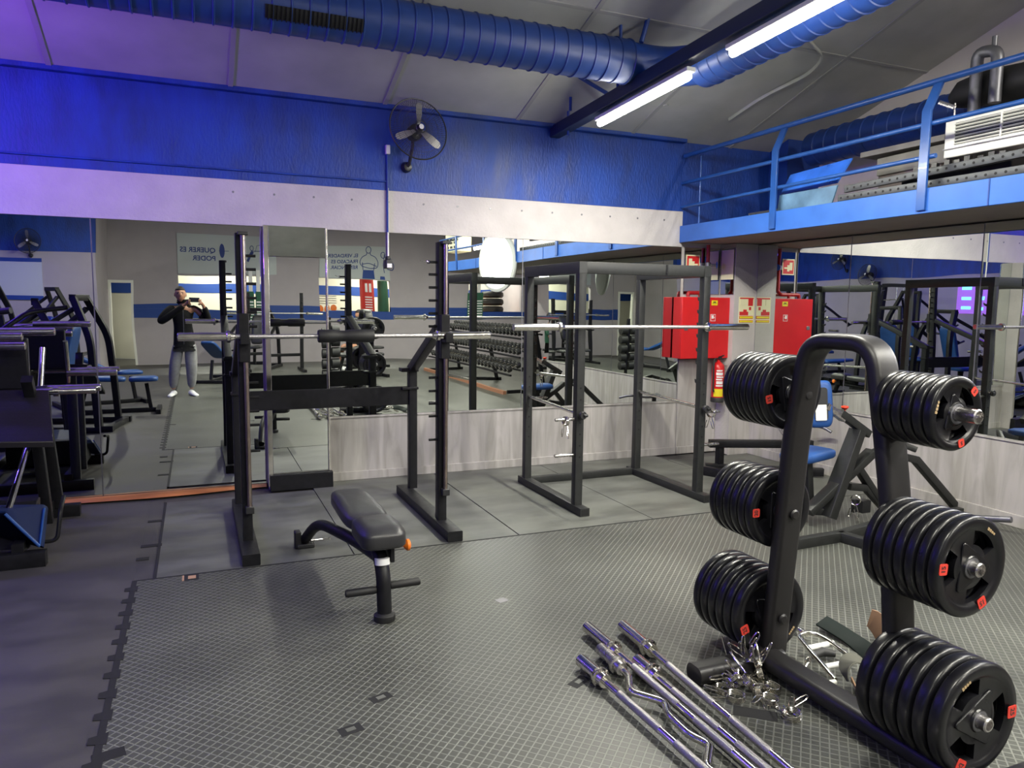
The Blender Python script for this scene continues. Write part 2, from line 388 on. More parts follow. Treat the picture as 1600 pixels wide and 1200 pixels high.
tube_light((5.3, .6, 4.3), (5.3, -.6, 4.3), 'added white tube light over the mezzanine behind the camera, brightening the gable wall', 130)  # unseen fill, added to brighten the gable wall
fl = thing('added_flood_light', 'added blue fill light high at the left washing the blue back wall', 'light', (-2.3, 4.7, 2.75))  # unseen lamp added to give the left back wall more violet-blue light
fd = V((2.6, 1.65, .25)).normalized(); Mf = frame(V((0, 0, 1)).cross(fd), (0, 0, 1))
q = MB().box(-.10, .10, -.08, .08, -.05, .0); q.v = [tuple(Mf @ V(v)) for v in q.v]; q.build('housing', 'black_plastic', fl, bevel=.01)
q = MB().box(-.085, .085, -.065, .065, 0, .006); q.v = [tuple(Mf @ V(v)) for v in q.v]; q.build('lens', 'tube_blue', fl)
q = MB(); q.pipe((0, 0, .08), (0, 0, ceil_z(4.7)-2.75), .01); q.build('hanger', 'black_plastic', fl)
la = area('lamp', tuple(fd*.02), fd.to_track_quat('-Z', 'Y').to_euler(), .16, .12, (.26, .07, 1.0), 19, fl); la.data.spread = math.radians(120)

# ---------------------------------------------------------------- setting
YB = -7.2; YA = -4.9; XL_ = -5.0; XW = 9.0
struct('floor', MB().box(XL_, XW, -9.6, 6.6, -.12, -.012), 'dark_mat')
struct('floor', MB().box(-.345, XW, -9.5, 4.42, -.012, 0), 'tread')
struct('floor', MB().box(-.245, .845, 4.43, 6.12, -.012, 0), 'smooth_mat')
struct('floor', MB().box(-.36, -.262, 4.43, 6.2, -.012, -.002), 'dark_mat')
struct('floor', MB().box(.852, 1.94, 4.43, 6.375, -.012, 0), 'smooth_mat')
struct('floor', MB().box(1.95, 3.0, 4.43, 6.375, -.012, 0), 'smooth_mat')
struct('floor', MB().box(3.006, 4.3, 4.43, 6.375, -.012, 0), 'smooth_mat')
struct('floor', MB().box(4.31, XR, 4.43, 6.14, -.012, 0), 'smooth_mat')
struct('floor', MB().box(XL_, -.36, -4.8, 6.2, -.012, -.001), 'dark_mat')
# interlocking edge: dark notches between the tread mats and the smooth mats
b = MB()
for k in range(52):
    y = 4.30-k*.165
    b.prism([(-.392, y-.022), (-.33, y-.040), (-.33, y+.040), (-.392, y+.022)], .004, o=(0, 0, -.002))
struct('trim_1', b, 'black_gap')
b = MB()
for (x, y, w, h) in ((-.30, 5.62, .10, .045), (-.30, 5.05, .12, .05), (-.335, 4.80, .07, .05)): b.box(x-w/2, x+w/2, y-h/2, y+h/2, -.004, .002)
struct('trim_2', b, 'black_gap')
b = MB(); b.box(-.365, -.340, -4.4, 4.43, -.006, .0015); b.box(-.262, -.245, 4.43, 6.12, -.006, .0015); b.box(-.345, 3.5, 4.418, 4.432, -.006, .0012)
struct('trim_2', b, 'black_gap')
b = MB()
for (px, py, w, h, a) in ((595, 1090, .085, .05, .3), (548, 1140, .085, .055, .2), (905, 1065, .10, .05, .5), (1180, 1115, .16, .07, -.7), (170, 1180, .10, .06, .2)):
    c = on_z(px, py, 0); b.obox((c.x, c.y, 0), (w, h, .002), Matrix.Rotation(a, 3, 'Z'))
struct('trim_2', b, 'black_gap')
b = MB()
for (px, py, w, h, a) in ((595, 1090, .035, .022, .3), (548, 1140, .035, .022, .2), (905, 1065, .04, .022, .5)):
    c = on_z(px, py, 0); b.obox((c.x, c.y, .0015), (w, h, .002), Matrix.Rotation(a, 3, 'Z'))
struct('trim_2', b, 'smooth_mat')
c = on_z(784, 938, 0); MB().obox((c.x, c.y, 0), (.06, .05, .002), Matrix.Rotation(.3, 3, 'Z')).build('_', 'joggers'); o_ = COL.objects[-1]; o_.name = 'trim_13'; o_['kind'] = 'structure'
c = on_z(300, 905, 0); b = MB(); b.box(c.x-.045, c.x+.035, 4.33, 4.415, -.002, .0015); b.cur = 1; b.box(c.x-.05, c.x-.04, 4.33, 4.415, -.002, .002); b.box(c.x-.02, c.x+.02, 4.35, 4.40, 0, .002); struct('trim_14', b, ['black_gap', 'tan_leather'])

def wallbox(name, x0, x1, y0, y1, z0, z1, m, **k): return struct(name, MB().box(x0, x1, y0, y1, z0, z1), m, **k)
# back wall
wallbox('wall_back', XL_, 6.1, D+.012, D+.25, 0, 2.13, 'concrete_white')
wallbox('wall_back', XL_, XM+.02, D-.012, D+.25, 2.13, 2.48, 'concrete_white')
wallbox('wall_back', XM+.02, 6.1, D+.012, D+.25, 2.13, 2.30, 'concrete_white')
wallbox('wall_back', XL_, 5.62, D-.016, D+.25, 2.48, 3.6, 'blue_wall')
wallbox('wall_back', XM+.02, 5.62, D-.016, D+.012, 2.31, 2.48, 'blue_wall')
wallbox('trim_3', XL_, XM, D-.08, D-.012, 3.14, 3.20, 'blue_wall', bevel=.008)
wallbox('trim_3', XL_, XM, D-.05, D-.012, 3.20, 3.34, 'blue_wall')
b = MB()
for k in range(26):
    x = .3+k*.31
    if x < 4.4: b.lathe([(.009, 0), (.009, .006)], (x, D-.016, 2.385), (0, 1, 0), 8)
struct('trim_4', b, 'dull_steel')
# grey wood-look panelling
wallbox('wall_back', 1.02, 4.56, D-.004, D+.012, .06, .545, 'laminate')
wallbox('trim_5', 1.02, 4.56, D-.014, D+.012, .545, .560, 'laminate')
wallbox('baseboard_back', 1.02, 4.56, D-.018, D+.012, 0, .075, 'laminate', bevel=.003)
wallbox('wall_back', 4.565, 5.05, D-.010, D+.012, 0.06, .985, 'laminate')
wallbox('baseboard_back', 4.565, 5.05, D-.022, D+.012, 0, .075, 'laminate', bevel=.003)
wallbox('wall_pillar', 5.06, XR+.02, 6.15, D+.012, 0.0, 2.17, 'concrete_white')
wallbox('wall_pillar', 5.05, XR, 6.14, 6.15, 0, .985, 'laminate')
# right wall: panelling, mirror on top, it ends beside the dumbbells
wallbox('wall_right', XR+.01, XR+.16, 1.7, 6.4, 0, 2.16, 'concrete_white')
wallbox('wall_right', XR-.012, XR+.01, 1.7, 6.14, .07, .60, 'laminate')
wallbox('trim_6', XR-.022, XR+.01, 1.7, 6.14, .60, .614, 'laminate')
wallbox('baseboard_right', XR-.026, XR+.01, 1.7, 6.14, 0, .09, 'laminate', bevel=.003)
# upper right gable wall behind the mezzanine
wallbox('wall_upper', 6.05, 6.2, -1.7, 6.5, 2.3, 5.6, 'gable_wall')
wallbox('wall_upper', 5.62, 6.05, 6.1, 6.5, 2.3, 3.6, 'navy_steel')
# mezzanine
wallbox('floor_mezzanine', XM+.01, 8.9, -1.7, 6.38, 2.175, 2.30, 'soffit')
wallbox('trim_15', XM-.012, XM+.02, -1.7, 6.365, 2.170, 2.335, 'fascia_blue', bevel=.003)
b = MB()
for y in (3.17, .4): b.box(XM-.016, XM+.0, y-.004, y+.004, 2.172, 2.333)
struct('trim_7', b, 'navy_steel')
# left, front and far walls
wallbox('wall_left', XL_-.2, XL_, -9.6, 6.6, 0, 2.3, 'lilac_wall')
wallbox('wall_left', XL_-.2, XL_+.004, -9.6, 6.6, 2.3, 5.8, 'blue_wall')
wallbox('wall_front', XL_, -1.85, YA-.15, YA, 0, 2.48, 'lilac_wall')
wallbox('wall_front', XL_, -1.85, YA-.15, YA+.004, 2.48, 5.2, 'blue_wall')
wallbox('wall_front', -2.0, -1.85, YB, YA-.15, 0, 5.0, 'lilac_wall')
wallbox('wall_far_right', XW, XW+.2, -9.6, 6.6, 0, 5, 'lilac_wall')
# far wall with openings to the next room
ops = [(-1.62, -2.10, 0.0, 1.95), (-.37, 1.70, 1.30, 2.14), (2.95, 4.86, 1.30, 2.14), (7.1, 8.75, 1.30, 2.14)]
ZO = 3.3
def wseg(x0, x1, z0, z1, m='lilac_wall', e=0): 
    if x1 > x0 and z1 > z0: wallbox('wall_front', x0, x1, YB-.12, YB+e, z0, z1, m)
wseg(-2.0, XW, 2.14, 5.4)
for x0, x1 in ((-1.85, -1.82), (-1.35, -.37), (1.70, 2.95), (4.86, 7.1), (8.75, XW)): wseg(x0, x1, 0, 2.14)
wseg(-.37, 1.70, 0, 1.30); wseg(2.95, 4.86, 0, 1.30); wseg(7.1, 8.75, 0, 1.30); wseg(-1.82, -1.35, 1.95, 2.14)
wseg(-1.35, XW, 1.09, 1.30, 'blue_stripe', .004)
for x0, x1 in ((-1.35, -.37), (1.70, 2.95), (4.86, 7.1)): wseg(x0, x1, 1.301, 1.42, 'blue_stripe', .004)
b = MB(); b.box(-1.85, -1.80, YB-.13, YB+.02, 0, 2.0); b.box(-1.37, -1.32, YB-.13, YB+.02, 0, 2.0); b.box(-1.80, -1.37, YB-.13, YB+.02, 1.94, 2.0)
struct('door_1', b, 'white_enamel')
wallbox('wall_next_room', XL_, XW, -9.55, -9.45, 0, 5, 'cream_wall')
wallbox('wall_next_room', XL_, XW, -9.45, -9.44, 1.72, 1.98, 'blue_stripe')
tube_light((0, -8.4, 2.9), (1.3, -8.4, 2.9), 'lit white tube light in the next room behind the left opening', 70)
tube_light((4.2, -8.4, 2.9), (5.5, -8.4, 2.9), 'lit white tube light in the next room behind the right opening', 70)
tube_light((6.4, -4.9, 2.9), (6.4, -3.7, 2.9), 'added white tube light brightening the side room beyond the mezzanine', 40)  # added fill that brightens the far openings past the mezzanine
tube_light((6.4, -.9, 2.09), (6.4, .3, 2.09), 'added white tube light brightening the dumbbells under the mezzanine', 26)  # added fill that lifts the dark dumbbell area
tube_light((7.2, -8.4, 2.9), (8.4, -8.4, 2.9), 'lit white tube light in the next room above the tyres', 50)
# lit wall in the neon coloured corner
wallbox('wall_neon', XL_+.004, XL_+.03, 1.25, 3.2, 1.45, 2.2, 'led_pink')
b = MB()
for j in range(3):
    for i in range(5): b.box(XL_+.03, XL_+.04, 1.35+i*.36, 1.55+i*.36, 1.55+j*.22, 1.62+j*.22)
struct('trim_8', b, 'led_cyan')
# ceiling in two slopes with flat seams
YR = -1.2
def cbox(y0, y1, z0, z1, m, x0=XL_, x1=XW, t=.1):
    vs = [(x0, y0, z0), (x1, y0, z0), (x1, y1, z1), (x0, y1, z1)]; vs += [(x, y, z+t) for x, y, z in vs]
    return MB().add(vs, [(3, 2, 1, 0), (4, 5, 6, 7), (0, 1, 5, 4), (1, 2, 6, 5), (2, 3, 7, 6), (3, 0, 4, 7)])
struct('ceiling', cbox(6.6, YR, ceil_z(6.6), ceil_z(YR), 'ceiling'), 'ceiling')
struct('ceiling', cbox(YR, -9.6, ceil_z(YR), ceil_z(-9.6), 'ceiling'), 'ceiling')
b = MB()
for x in (-3.3, -2.1, -.9, .3, 1.5, 2.7, 3.9, 5.1): 
    q = cbox(6.6, YR, ceil_z(6.6)-.008, ceil_z(YR)-.008, '', x-.018, x+.018, .01); b.add(q.v, q.f)
for y in (4.9, 3.0, 1.1):
    q = cbox(y+.015, y-.015, ceil_z(y+.015)-.006, ceil_z(y-.015)-.006, '', XL_, XW, .01); b.add(q.v, q.f)
struct('trim_9', b, 'ceiling_seam')
# loose foil edge of the insulation over the mezzanine
def cp(x, y, dz=-.012): return V((x, y, ceil_z(y)+dz))
b = MB()
pts = [cp(3.75, 5.45), cp(3.85, 5.05), cp(4.15, 4.82), cp(4.5, 4.75), cp(4.85, 4.9, -.03), cp(4.9, 5.1, -.035), cp(4.75, 5.5, -.02), cp(4.7, 5.9)]
b.sweep(rrect(.03, .012, .003), fillet(pts, .12, 4), side=(0, .3, 1))
for k in range(26):
    a = random.random(); x = 3.75+random.uniform(-.12, .25)*(.4+a); y = 5.1+a*.75; c = cp(x, y, -.012)
    b.obox(c, (random.uniform(.02, .06), random.uniform(.015, .04), .012), Matrix.Rotation(random.random()*3, 3, 'Z'))
tag(b.build('ceiling_patch', 'ceiling', bevel=.003), 'torn grey foil patch on the ceiling above the mezzanine rail', 'patch')

# ---------------------------------------------------------------- mirrors
def mirror(x0, x1, z0, z1, y, label, tilt=0.0, ax='x', group=None):
    if ax == 'x':
        t = thing('wall_mirror', label, 'mirror', ((x0+x1)/2, y, z0), 0, group)
        w = (x1-x0)/2; M = Matrix.Rotation(tilt, 3, 'X'); h = z1-z0
        vs = MB().box(-w, w, 0, .006, 0, h)
    else:
        t = thing('wall_mirror', label, 'mirror', (y, (x0+x1)/2, z0), 0, group)
        w = (x1-x0)/2; M = Matrix.Identity(3); h = z1-z0
        vs = MB().box(0, .006, -w, w, 0, h)
    vs.v = [tuple(M @ V(q)) for q in vs.v]; vs.build('mirror_glass', 'mirror', t, smooth=False)
    for sg in (-1, 1):
        e = MB(); c = sg*w
        if ax == 'x': e.box(c-.0016, c+.0016, -.001, .006, 0, h)
        else: e.box(-.001, .006, c-.0016, c+.0016, 0, h)
        e.v = [tuple(M @ V(q)) for q in e.v]; e.build('edge_strip', 'dull_steel', t, smooth=False)
    return t
mirror(-2.6, -.70, .03, 2.128, D, 'tall wall mirror at the far left behind the leg press')
mirror(-.695, .50, .03, 2.128, D, 'tall wall mirror in which the photographer stands')
mirror(.545, .985, .135, 1.885, 6.235, 'narrow mirror on the projecting pier, the long lower piece')
mirror(.545, .985, 1.89, 2.128, 6.205, 'small mirror on top of the projecting pier showing a tube light', tilt=-.10)
mirror(1.01, 2.80, .562, 2.128, D, 'wide wall mirror above wood panelling behind the bench')
mirror(2.803, 4.56, .562, 2.128, D, 'wide wall mirror above wood panelling behind the power cage')
mirror(4.60, 5.045, 1.66, 2.128, D, 'small wall mirror above the red hose cabinet')
mirror(6.16, 6.365, 1.66, 2.128, 5.052, 'slim mirror on the side of the white pillar', ax='y')
mirror(4.95, 6.13, .616, 2.16, XR-.002, 'right wall mirror next to the white pillar', ax='y')
mirror(3.75, 4.945, .616, 2.16, XR-.002, 'second mirror of the right wall from the white pillar', ax='y')
mirror(1.72, 3.745, .616, 2.16, XR-.002, 'right wall mirror nearest the camera', ax='y')
wallbox('wall_pier', .515, 1.005, 6.243, D+.012, 0, 2.13, 'concrete_white')
wallbox('trim_10', .515, 1.015, 6.18, 6.243, 0, .13, 'black_paint', bevel=.003)
t = thing('metal_corner_strip', 'chrome corner strip along the left edge of the mirrored pier', 'strip', (.525, 6.23, .03), w=True)
MB().box(.505, .543, 6.222, 6.236, .03, 2.128).build('strip', 'chrome', t, bevel=.002)
t = thing('metal_corner_strip', 'thin chrome corner strip along the right edge of the mirrored pier', 'strip', (.995, 6.23, 1.2), w=True)
MB().box(.987, .999, 6.222, 6.236, .135, 2.128).build('strip', 'chrome', t, bevel=.002)
# bowed wooden strip along the foot of the left mirrors
b = MB(); n = 24; vs = []
for k in range(n+1):
    u = k/n; x = -1.6+u*2.1; w = .012+.10*math.sin(min(1, (1-u)*1.5)*PI/2)*(.75+.25*math.cos(u*9))
    vs += [(x, D-.006, .002), (x, D-.008, .03), (x, D-.008-w*.6, .028), (x, D-.012-w, .004)]
fs = []
for k in range(n):
    for j in range(4): j2 = (j+1) % 4; fs.append((k*4+j, k*4+j2, k*4+4+j2, k*4+4+j))
fs += [(0, 1, 2, 3), tuple(n*4+j for j in (3, 2, 1, 0))]
b.add(vs, fs); tag(b.build('wooden_strip', 'brown_wood'), 'orange brown wooden strip lying along the foot of the left mirror', 'wood strip')
wallbox('trim_11', XL_, .51, D-.003, D+.0, 0, .03, 'black_gap')

# ---------------------------------------------------------------- ducts, beam, railing
def duct(name, p0, p1, r, label, ribs=.11, m='duct_blue'):
    p0 = V(p0); p1 = V(p1); L = (p1-p0).length; d = (p1-p0).normalized()
    t = thing(name, label, 'duct', p0, w=True); prof = []
    n = int(L/ribs)
    for k in range(n):
        z = k*ribs; prof += [(r, z), (r, z+ribs*.86), (r+.007, z+ribs*.90), (r+.007, z+ribs*.96)]
    prof += [(r, L)]
    MB().lathe(prof, p0, d, 40).build('shell', m, t, angle=25); return t
d1 = duct('air_duct', (-4.9, 5.0, 3.34), (3.02, 5.0, 3.34), .155, 'long ribbed blue air duct running along the ceiling by the back wall')
b = MB(); 
cx, cy, cz, R_ = .03+.44, 5.0, 3.34, .160
g = on_y(415, 37, 4.86); g2 = on_y(568, 47, 4.86)
for k in range(22):
    x = g.x+(g2.x-g.x)*(k+.5)/22; b.prism([(cy+R_*math.cos(a)*s_, cz+R_*math.sin(a)*s_) for s_, aa in ((1.0, 0), (1.06, 1)) for a in ([math.radians(198+i*6) for i in range(6)] if aa == 0 else [math.radians(228-i*6) for i in range(6)])], .006, M=Matrix(((0, 0, 1), (1, 0, 0), (0, 1, 0))), o=(x, 0, 0))
b.build('grille_bars', 'black_paint', d1)
b = MB(); b.prism([(cy+R_*math.cos(math.radians(a))*1.004, cz+R_*math.sin(math.radians(a))*1.004) for a in range(198, 230, 4)]+[(cy+R_*math.cos(math.radians(a))*.97, cz+R_*math.sin(math.radians(a))*.97) for a in range(226, 196, -4)], g2.x-g.x, M=Matrix(((0, 0, 1), (1, 0, 0), (0, 1, 0))), o=(g.x, 0, 0)); b.build('grille', 'grille_dark', d1)
MB().tube(fillet([(2.98, 5.0, 3.34), (3.36, 5.0, 3.34), (3.52, 4.70, 3.31)], .3, 8), .142, 32).build('elbow', 'navy_steel', d1)
duct('air_duct', (3.52, 4.72, 3.30), (3.52, -5.5, 3.62), .155, 'ribbed blue air duct running beside the tube lights toward the camera')
t = thing('ceiling_beam', 'dark blue steel beam carrying the tube lights', 'beam', (3.1, 6.36, 3.0), w=True)
MB().sweep(rrect(.10, .10, .008), [track_pt(6.36, .05), track_pt(-6, .05)], side=(1, 0, 0)).build('beam', 'beam_dark', t)
def rod(p0, p1, r, label, m='navy_steel', name='ceiling_rod'):
    t = thing(name, label, 'rod', p0, w=True); MB().pipe(p0, p1, r, 10).build('rod', m, t); return t
def up(x, y, z): rod((x, y, z), (x, y, ceil_z(y)), .013, L_)
for (x, y, L_) in ((3.02, 5.9, 'blue hanger rod nearest the back wall above the dark beam'), (3.1, 5.25, 'blue hanger rod beside the duct elbow'), (3.1, 2.2, 'blue hanger rod halfway along the dark beam')): up(x, y, track_pt(y, .11).z)
def rodp(a, c, y, r, label):
    a = on_y(a[0], a[1], y); c = on_y(c[0], c[1], y); rod(a, c, r, label)
rodp((905, 120), (972, 160), 5.6, .016, 'slanting dark brace below the end of the long blue duct')
rodp((888, 150), (888, 212), 6.1, .012, 'short vertical blue rod near the back wall left of the dark beam')
rodp((970, 22), (970, 62), 5.0, .012, 'short vertical rod above the long blue duct')
rodp((1022, -4), (1002, 66), 4.9, .018, 'slanting blue strut at the top edge of the frame')
if False: rod((2.6, 5.35, ceil_z(5.35)), (3.1, 5.35, track_pt(5.35, .1).z), .018, 'slanting blue brace from the ceiling to the dark beam')
if False: rod((2.95, 5.1, track_pt(5.1, .3).z), (3.05, 4.2, ceil_z(4.2)), .022, 'blue strut rising from the duct to the ceiling')

# railing on the mezzanine edge
rl = thing('railing', 'blue steel railing with three rails along the mezzanine edge', 'railing', (XM, 6.3, 2.17), w=True)
b = MB(); ZT = 3.035
b.tube([V((XM-.0, 6.34, ZT-.02)), V((XM+.05, 6.2, ZT)), V((XM+.05, -1.65, ZT))], .022, 12); b.build('top_rail', 'blue_steel', rl)
MB().tube([V((XM+.0, 6.36, 2.755)), V((XM+.0, -1.65, 2.755))], .017, 12).build('middle_rail', 'blue_steel', rl)
MB().tube([V((XM+.0, 6.36, 2.52)), V((XM+.0, 3.56, 2.54))], .016, 12).build('lower_rail', 'blue_steel', rl)
MB().tube([V((XM+.0, 2.7, 2.54)), V((XM+.0, -1.65, 2.54))], .016, 12).build('lower_rail', 'blue_steel', rl)
for k in range(5):
    y = 5.04-k*1.41
    b = MB(); b.sweep([(-.034, -.009), (.034, -.009), (.034, .009), (-.034, .009)], [V((XM-.02, y, 2.19)), V((XM-.02, y, 2.84)), V((XM+.05, y-.02, 3.02))], side=(0, 1, 0)); b.build('post', 'blue_steel', rl, bevel=.002)
b = MB(); b.pipe((XM+.02, 6.1, 2.33), (XM+.02, 6.1, 2.98), .009); b.build('thin_post', 'blue_steel', rl)
# ---------------------------------------------------------------- squat rack with barbell
rk = thing('squat_rack', 'black squat rack with steel guard rods and wide rear crossbar standing before the left mirrors', 'rack', (.88, 5.1, 0), w=True)
for sx, X in ((1, .255), (-1, 1.50)):
    b = MB(); b.beam((X, 4.44, .035), (X, 5.78, .035), .10, .07, (1, 0, 0), .006); b.build('foot_beam', 'black_paint', rk)
    b = MB(); b.beam((X, 4.75, .07), (X, 4.75, 1.93), .058, .075, (1, 0, 0)); b.build('upright', 'black_paint', rk)
    Xr = X+(.05 if sx < 0 else 0)
    b = MB(); b.sweep(rrect(.065, .065, .005), [(Xr, 5.66, .07), (Xr, 5.66, 1.02), (X, 4.80, 1.36)], side=(1, 0, 0)); b.build('rear_support', 'black_paint', rk)
    b = MB(); b.pipe((X+.012, 4.69, .29), (X+.012, 4.69, 1.92), .015, 14); b.build('guard_rod', 'copper_steel', rk, label='brownish worn steel rod')
    b = MB(); b.obox((X+.012, 4.69, .27), (.05, .05, .045)); b.obox((X+.012, 4.70, 1.925), (.06, .07, .02)); b.build('rod_collar', 'black_plastic', rk, bevel=.004)
    for z in (1.80, 1.72, 1.635, 1.55, 1.465, 1.38, 1.04, .95, .865, .78, .62):
        MB().pipe((X+sx*.028, 4.75, z), (X+sx*.085, 4.75, z), .0085, 10).build('peg', 'black_paint', rk)
    b = MB(); b.box(X-.026, X+.034, 4.665, 4.71, 1.17, 1.46); b.box(X-.022, X+.03, 4.585, 4.67, 1.280, 1.298); b.box(X-.022, X+.03, 4.58, 4.592, 1.28, 1.345); b.build('bar_hook', 'black_paint', rk, bevel=.004)
    MB().box(X-.04, X+.09, 5.615, 5.705, .86, .88).build('bracket', 'black_paint', rk, bevel=.003); MB().box(X-.045, X+.09, 5.61, 5.71, 1.0, 1.03).build('bracket', 'black_paint', rk, bevel=.003)
MB().box(.27, 1.53, 5.645, 5.66, .74, .885).build('crossbar_plate', 'black_paint', rk, bevel=.004)
b = MB(); b.obox((.66, 4.70, 0), (0, 0, 0)); 

def olympic(name, label, x0, x1, y, z, sl, sr, pad=None, m='chrome', group=None):
    t = thing(name, label, 'barbell', ((x0+x1)/2, y, z), w=True, group=group)
    MB().pipe((x0+sl-.02, y, z), (x1-sr+.02, y, z), .0135, 14).build('shaft', 'knurl_steel', t)
    for a, c, s in ((x0, x0+sl, 1), (x1, x1-sr, -1)):
        b = MB(); b.lathe([(.006, 0), (.021, 0), (.0245, .004), (.0245, abs(c-a)-.03), (.014, abs(c-a)-.03)], (a, y, z), (s, 0, 0), 20); b.build('sleeve', m, t)
        b = MB(); b.lathe([(.016, 0), (.033, 0), (.036, .004), (.036, .02), (.026, .024), (.016, .05)], (c-s*.03, y, z), (s, 0, 0), 20); b.build('collar', m, t)
    if pad:
        b = MB(); b.lathe([(.015, 0), (.036, .0), (.040, .008), (.040, .095), (.034, .11), (.034, .17), (.040, .185), (.040, pad[1]-pad[0]-.008), (.036, pad[1]-pad[0]), (.015, pad[1]-pad[0])], (pad[0], y, z), (1, 0, 0), 20); b.build('foam_pad', 'foam', t, label='black foam neck pad')
    return t
olympic('barbell', 'chrome barbell with black foam neck pad resting on the squat rack', -.10, 1.80, 4.625, 1.325, .29, .38, pad=(.68, 1.02))
olympic('barbell', 'bare chrome barbell resting across the power cage', 2.00, 4.01, 4.70, 1.375, .37, .40)
t = thing('spring_clip', 'small chrome spring clip pushed on a high peg of the squat rack', 'clip', (1.41, 4.75, 1.80), w=True)
b = MB(); b.tube([V((1.40+.0015*k/3, 4.75+.012*math.cos(k*PI/6), 1.80+.012*math.sin(k*PI/6))) for k in range(36)], .002, 6); b.tube([V((1.40, 4.762, 1.80)), V((1.36, 4.77, 1.81))], .003, 6); b.build('coil', 'chrome', t)

# ---------------------------------------------------------------- power cage
pc = thing('power_cage', 'dark grey power cage with four uprights on a floor frame by the back wall', 'power rack', (3.1, 5.2, 0), w=True)
XA, XB, YF, YK = 2.565, 3.655, 4.79, 5.70
for X in (XA, XB):
    MB().beam((X, 4.655, .03), (X, 5.80, .03), .075, .06).build('foot_beam', 'grey_paint', pc)
    b = MB(); b.box(X-.029, X+.029, 4.653, 4.6545, .01, .05); b.build('open_tube_end', 'black_gap', pc)
    for Y, n in ((YF, 'f'), (YK, 'r')):
        b = MB(); b.beam((X, Y, .06), (X, Y, 1.76), .062, .062); b.build('upright', 'grey_paint', pc)
        b = MB()
        for k in range(7): b.lathe([(.0075, 0), (.0075, .003)], (X, Y-.0335, .42+k*.085), (0, 1, 0), 10)
        b.build('pin_holes', 'black_gap', pc)
    MB().beam((X, YF-.031, 1.80), (X, YK+.031, 1.80), .062, .085).build('top_beam', 'grey_paint', pc)
    # saw-tooth catches on the uprights
    for z in (1.06, 1.16, 1.27, 1.36, 1.46, 1.56, 1.03-.12):
        b = MB(); b.prism([(0, 0), (.045, .02), (.052, .045), (.03, .03), (0, .035)], .012, M=Matrix(((0, 0, 1), (1, 0, 0), (0, 1, 0))), o=(X-.006, YF+.031, z)); b.build('catch', 'grey_paint', pc)
    b = MB(); b.pipe((X, YF-.06, .735), (X, YK+.03, .765), .014, 14); b.build('safety_bar', 'chrome', pc, label='chrome safety bar')
    b = MB(); b.lathe([(.005, 0), (.026, 0), (.03, .006), (.03, .022), (.02, .03)], (X+.0, YF-.085, .735), (0, 1, 0), 16); b.pipe((X, YF-.085, .735), (X+.03, YF-.085, .735), .012); b.build('bar_knob', 'black_plastic', pc)
    s = -1 if X == XA else 1
    for z in (.70, .435):
        b = MB(); b.lathe([(.012, 0), (.0125, .003), (.0125, .155), (.009, .16)], (X+s*.031, YF, z), (s, 0, 0), 14); b.build('storage_peg', 'used_steel', pc)
MB().beam((XA+.031, YF, 1.80), (XB-.031, YF, 1.80), .085, .05, (0, 0, 1)).build('front_crossbar', 'grey_paint', pc)
b = MB(); b.obox((3.28, YF-.027, 1.80), (.016, .006, .08)); b.lathe([(.006, 0), (.006, .008)], (3.28, YF-.035, 1.775), (0, 1, 0), 8); b.build('joint_plate', 'black_paint', pc)
MB().beam((XA+.037, YK+.02, .03), (XB-.037, YK+.02, .03), .06, .05, (0, 0, 1)).build('rear_crossbar', 'grey_paint', pc)

# ---------------------------------------------------------------- spring clips (coil with two handle loops)
def clip_parts(t, s=1.0, gauge=.0027):
    b = MB(); pts = []
    N = 4*14
    for k in range(N+1):
        a = 2*PI*k/14; pts.append(V((.0255*s*math.cos(a), .0255*s*math.sin(a), (.0048*k/14)*s)))
    b.tube(pts, gauge*s, 6)
    b.build('coil', 'chrome', t)
    for a0, z, tw in ((0, 0, .25), (0, .0192, -.35)):
        b = MB(); p = V((.0255*s, 0, z*s)); d = V((math.cos(tw), math.sin(tw), 0)); u = V((0, 0, 1 if z else -1)) if False else V((-math.sin(tw), math.cos(tw), 0))
        q = [p, p+d*.045*s, p+d*.070*s+u*.004*s, p+d*.072*s+u*.014*s, p+d*.045*s+u*.018*s, p+d*.024*s+u*.016*s]
        b.tube(fillet(q, .012, 4), gauge*s, 6); b.build('handle', 'chrome', t)
def eul(M): return M.to_euler()
clip0 = thing('spring_clip', 'spring clip hanging on the left lower peg of the power cage', 'clip', (2.45, 4.79, .70-.012)); clip_parts(clip0, 1.3, .0024)
clip0.rotation_euler = (0, PI/2, 0)
dup(clip0, (3.75, 4.79, .70-.012), (0, PI/2, .3), 'spring clip hanging on the right lower peg of the power cage')
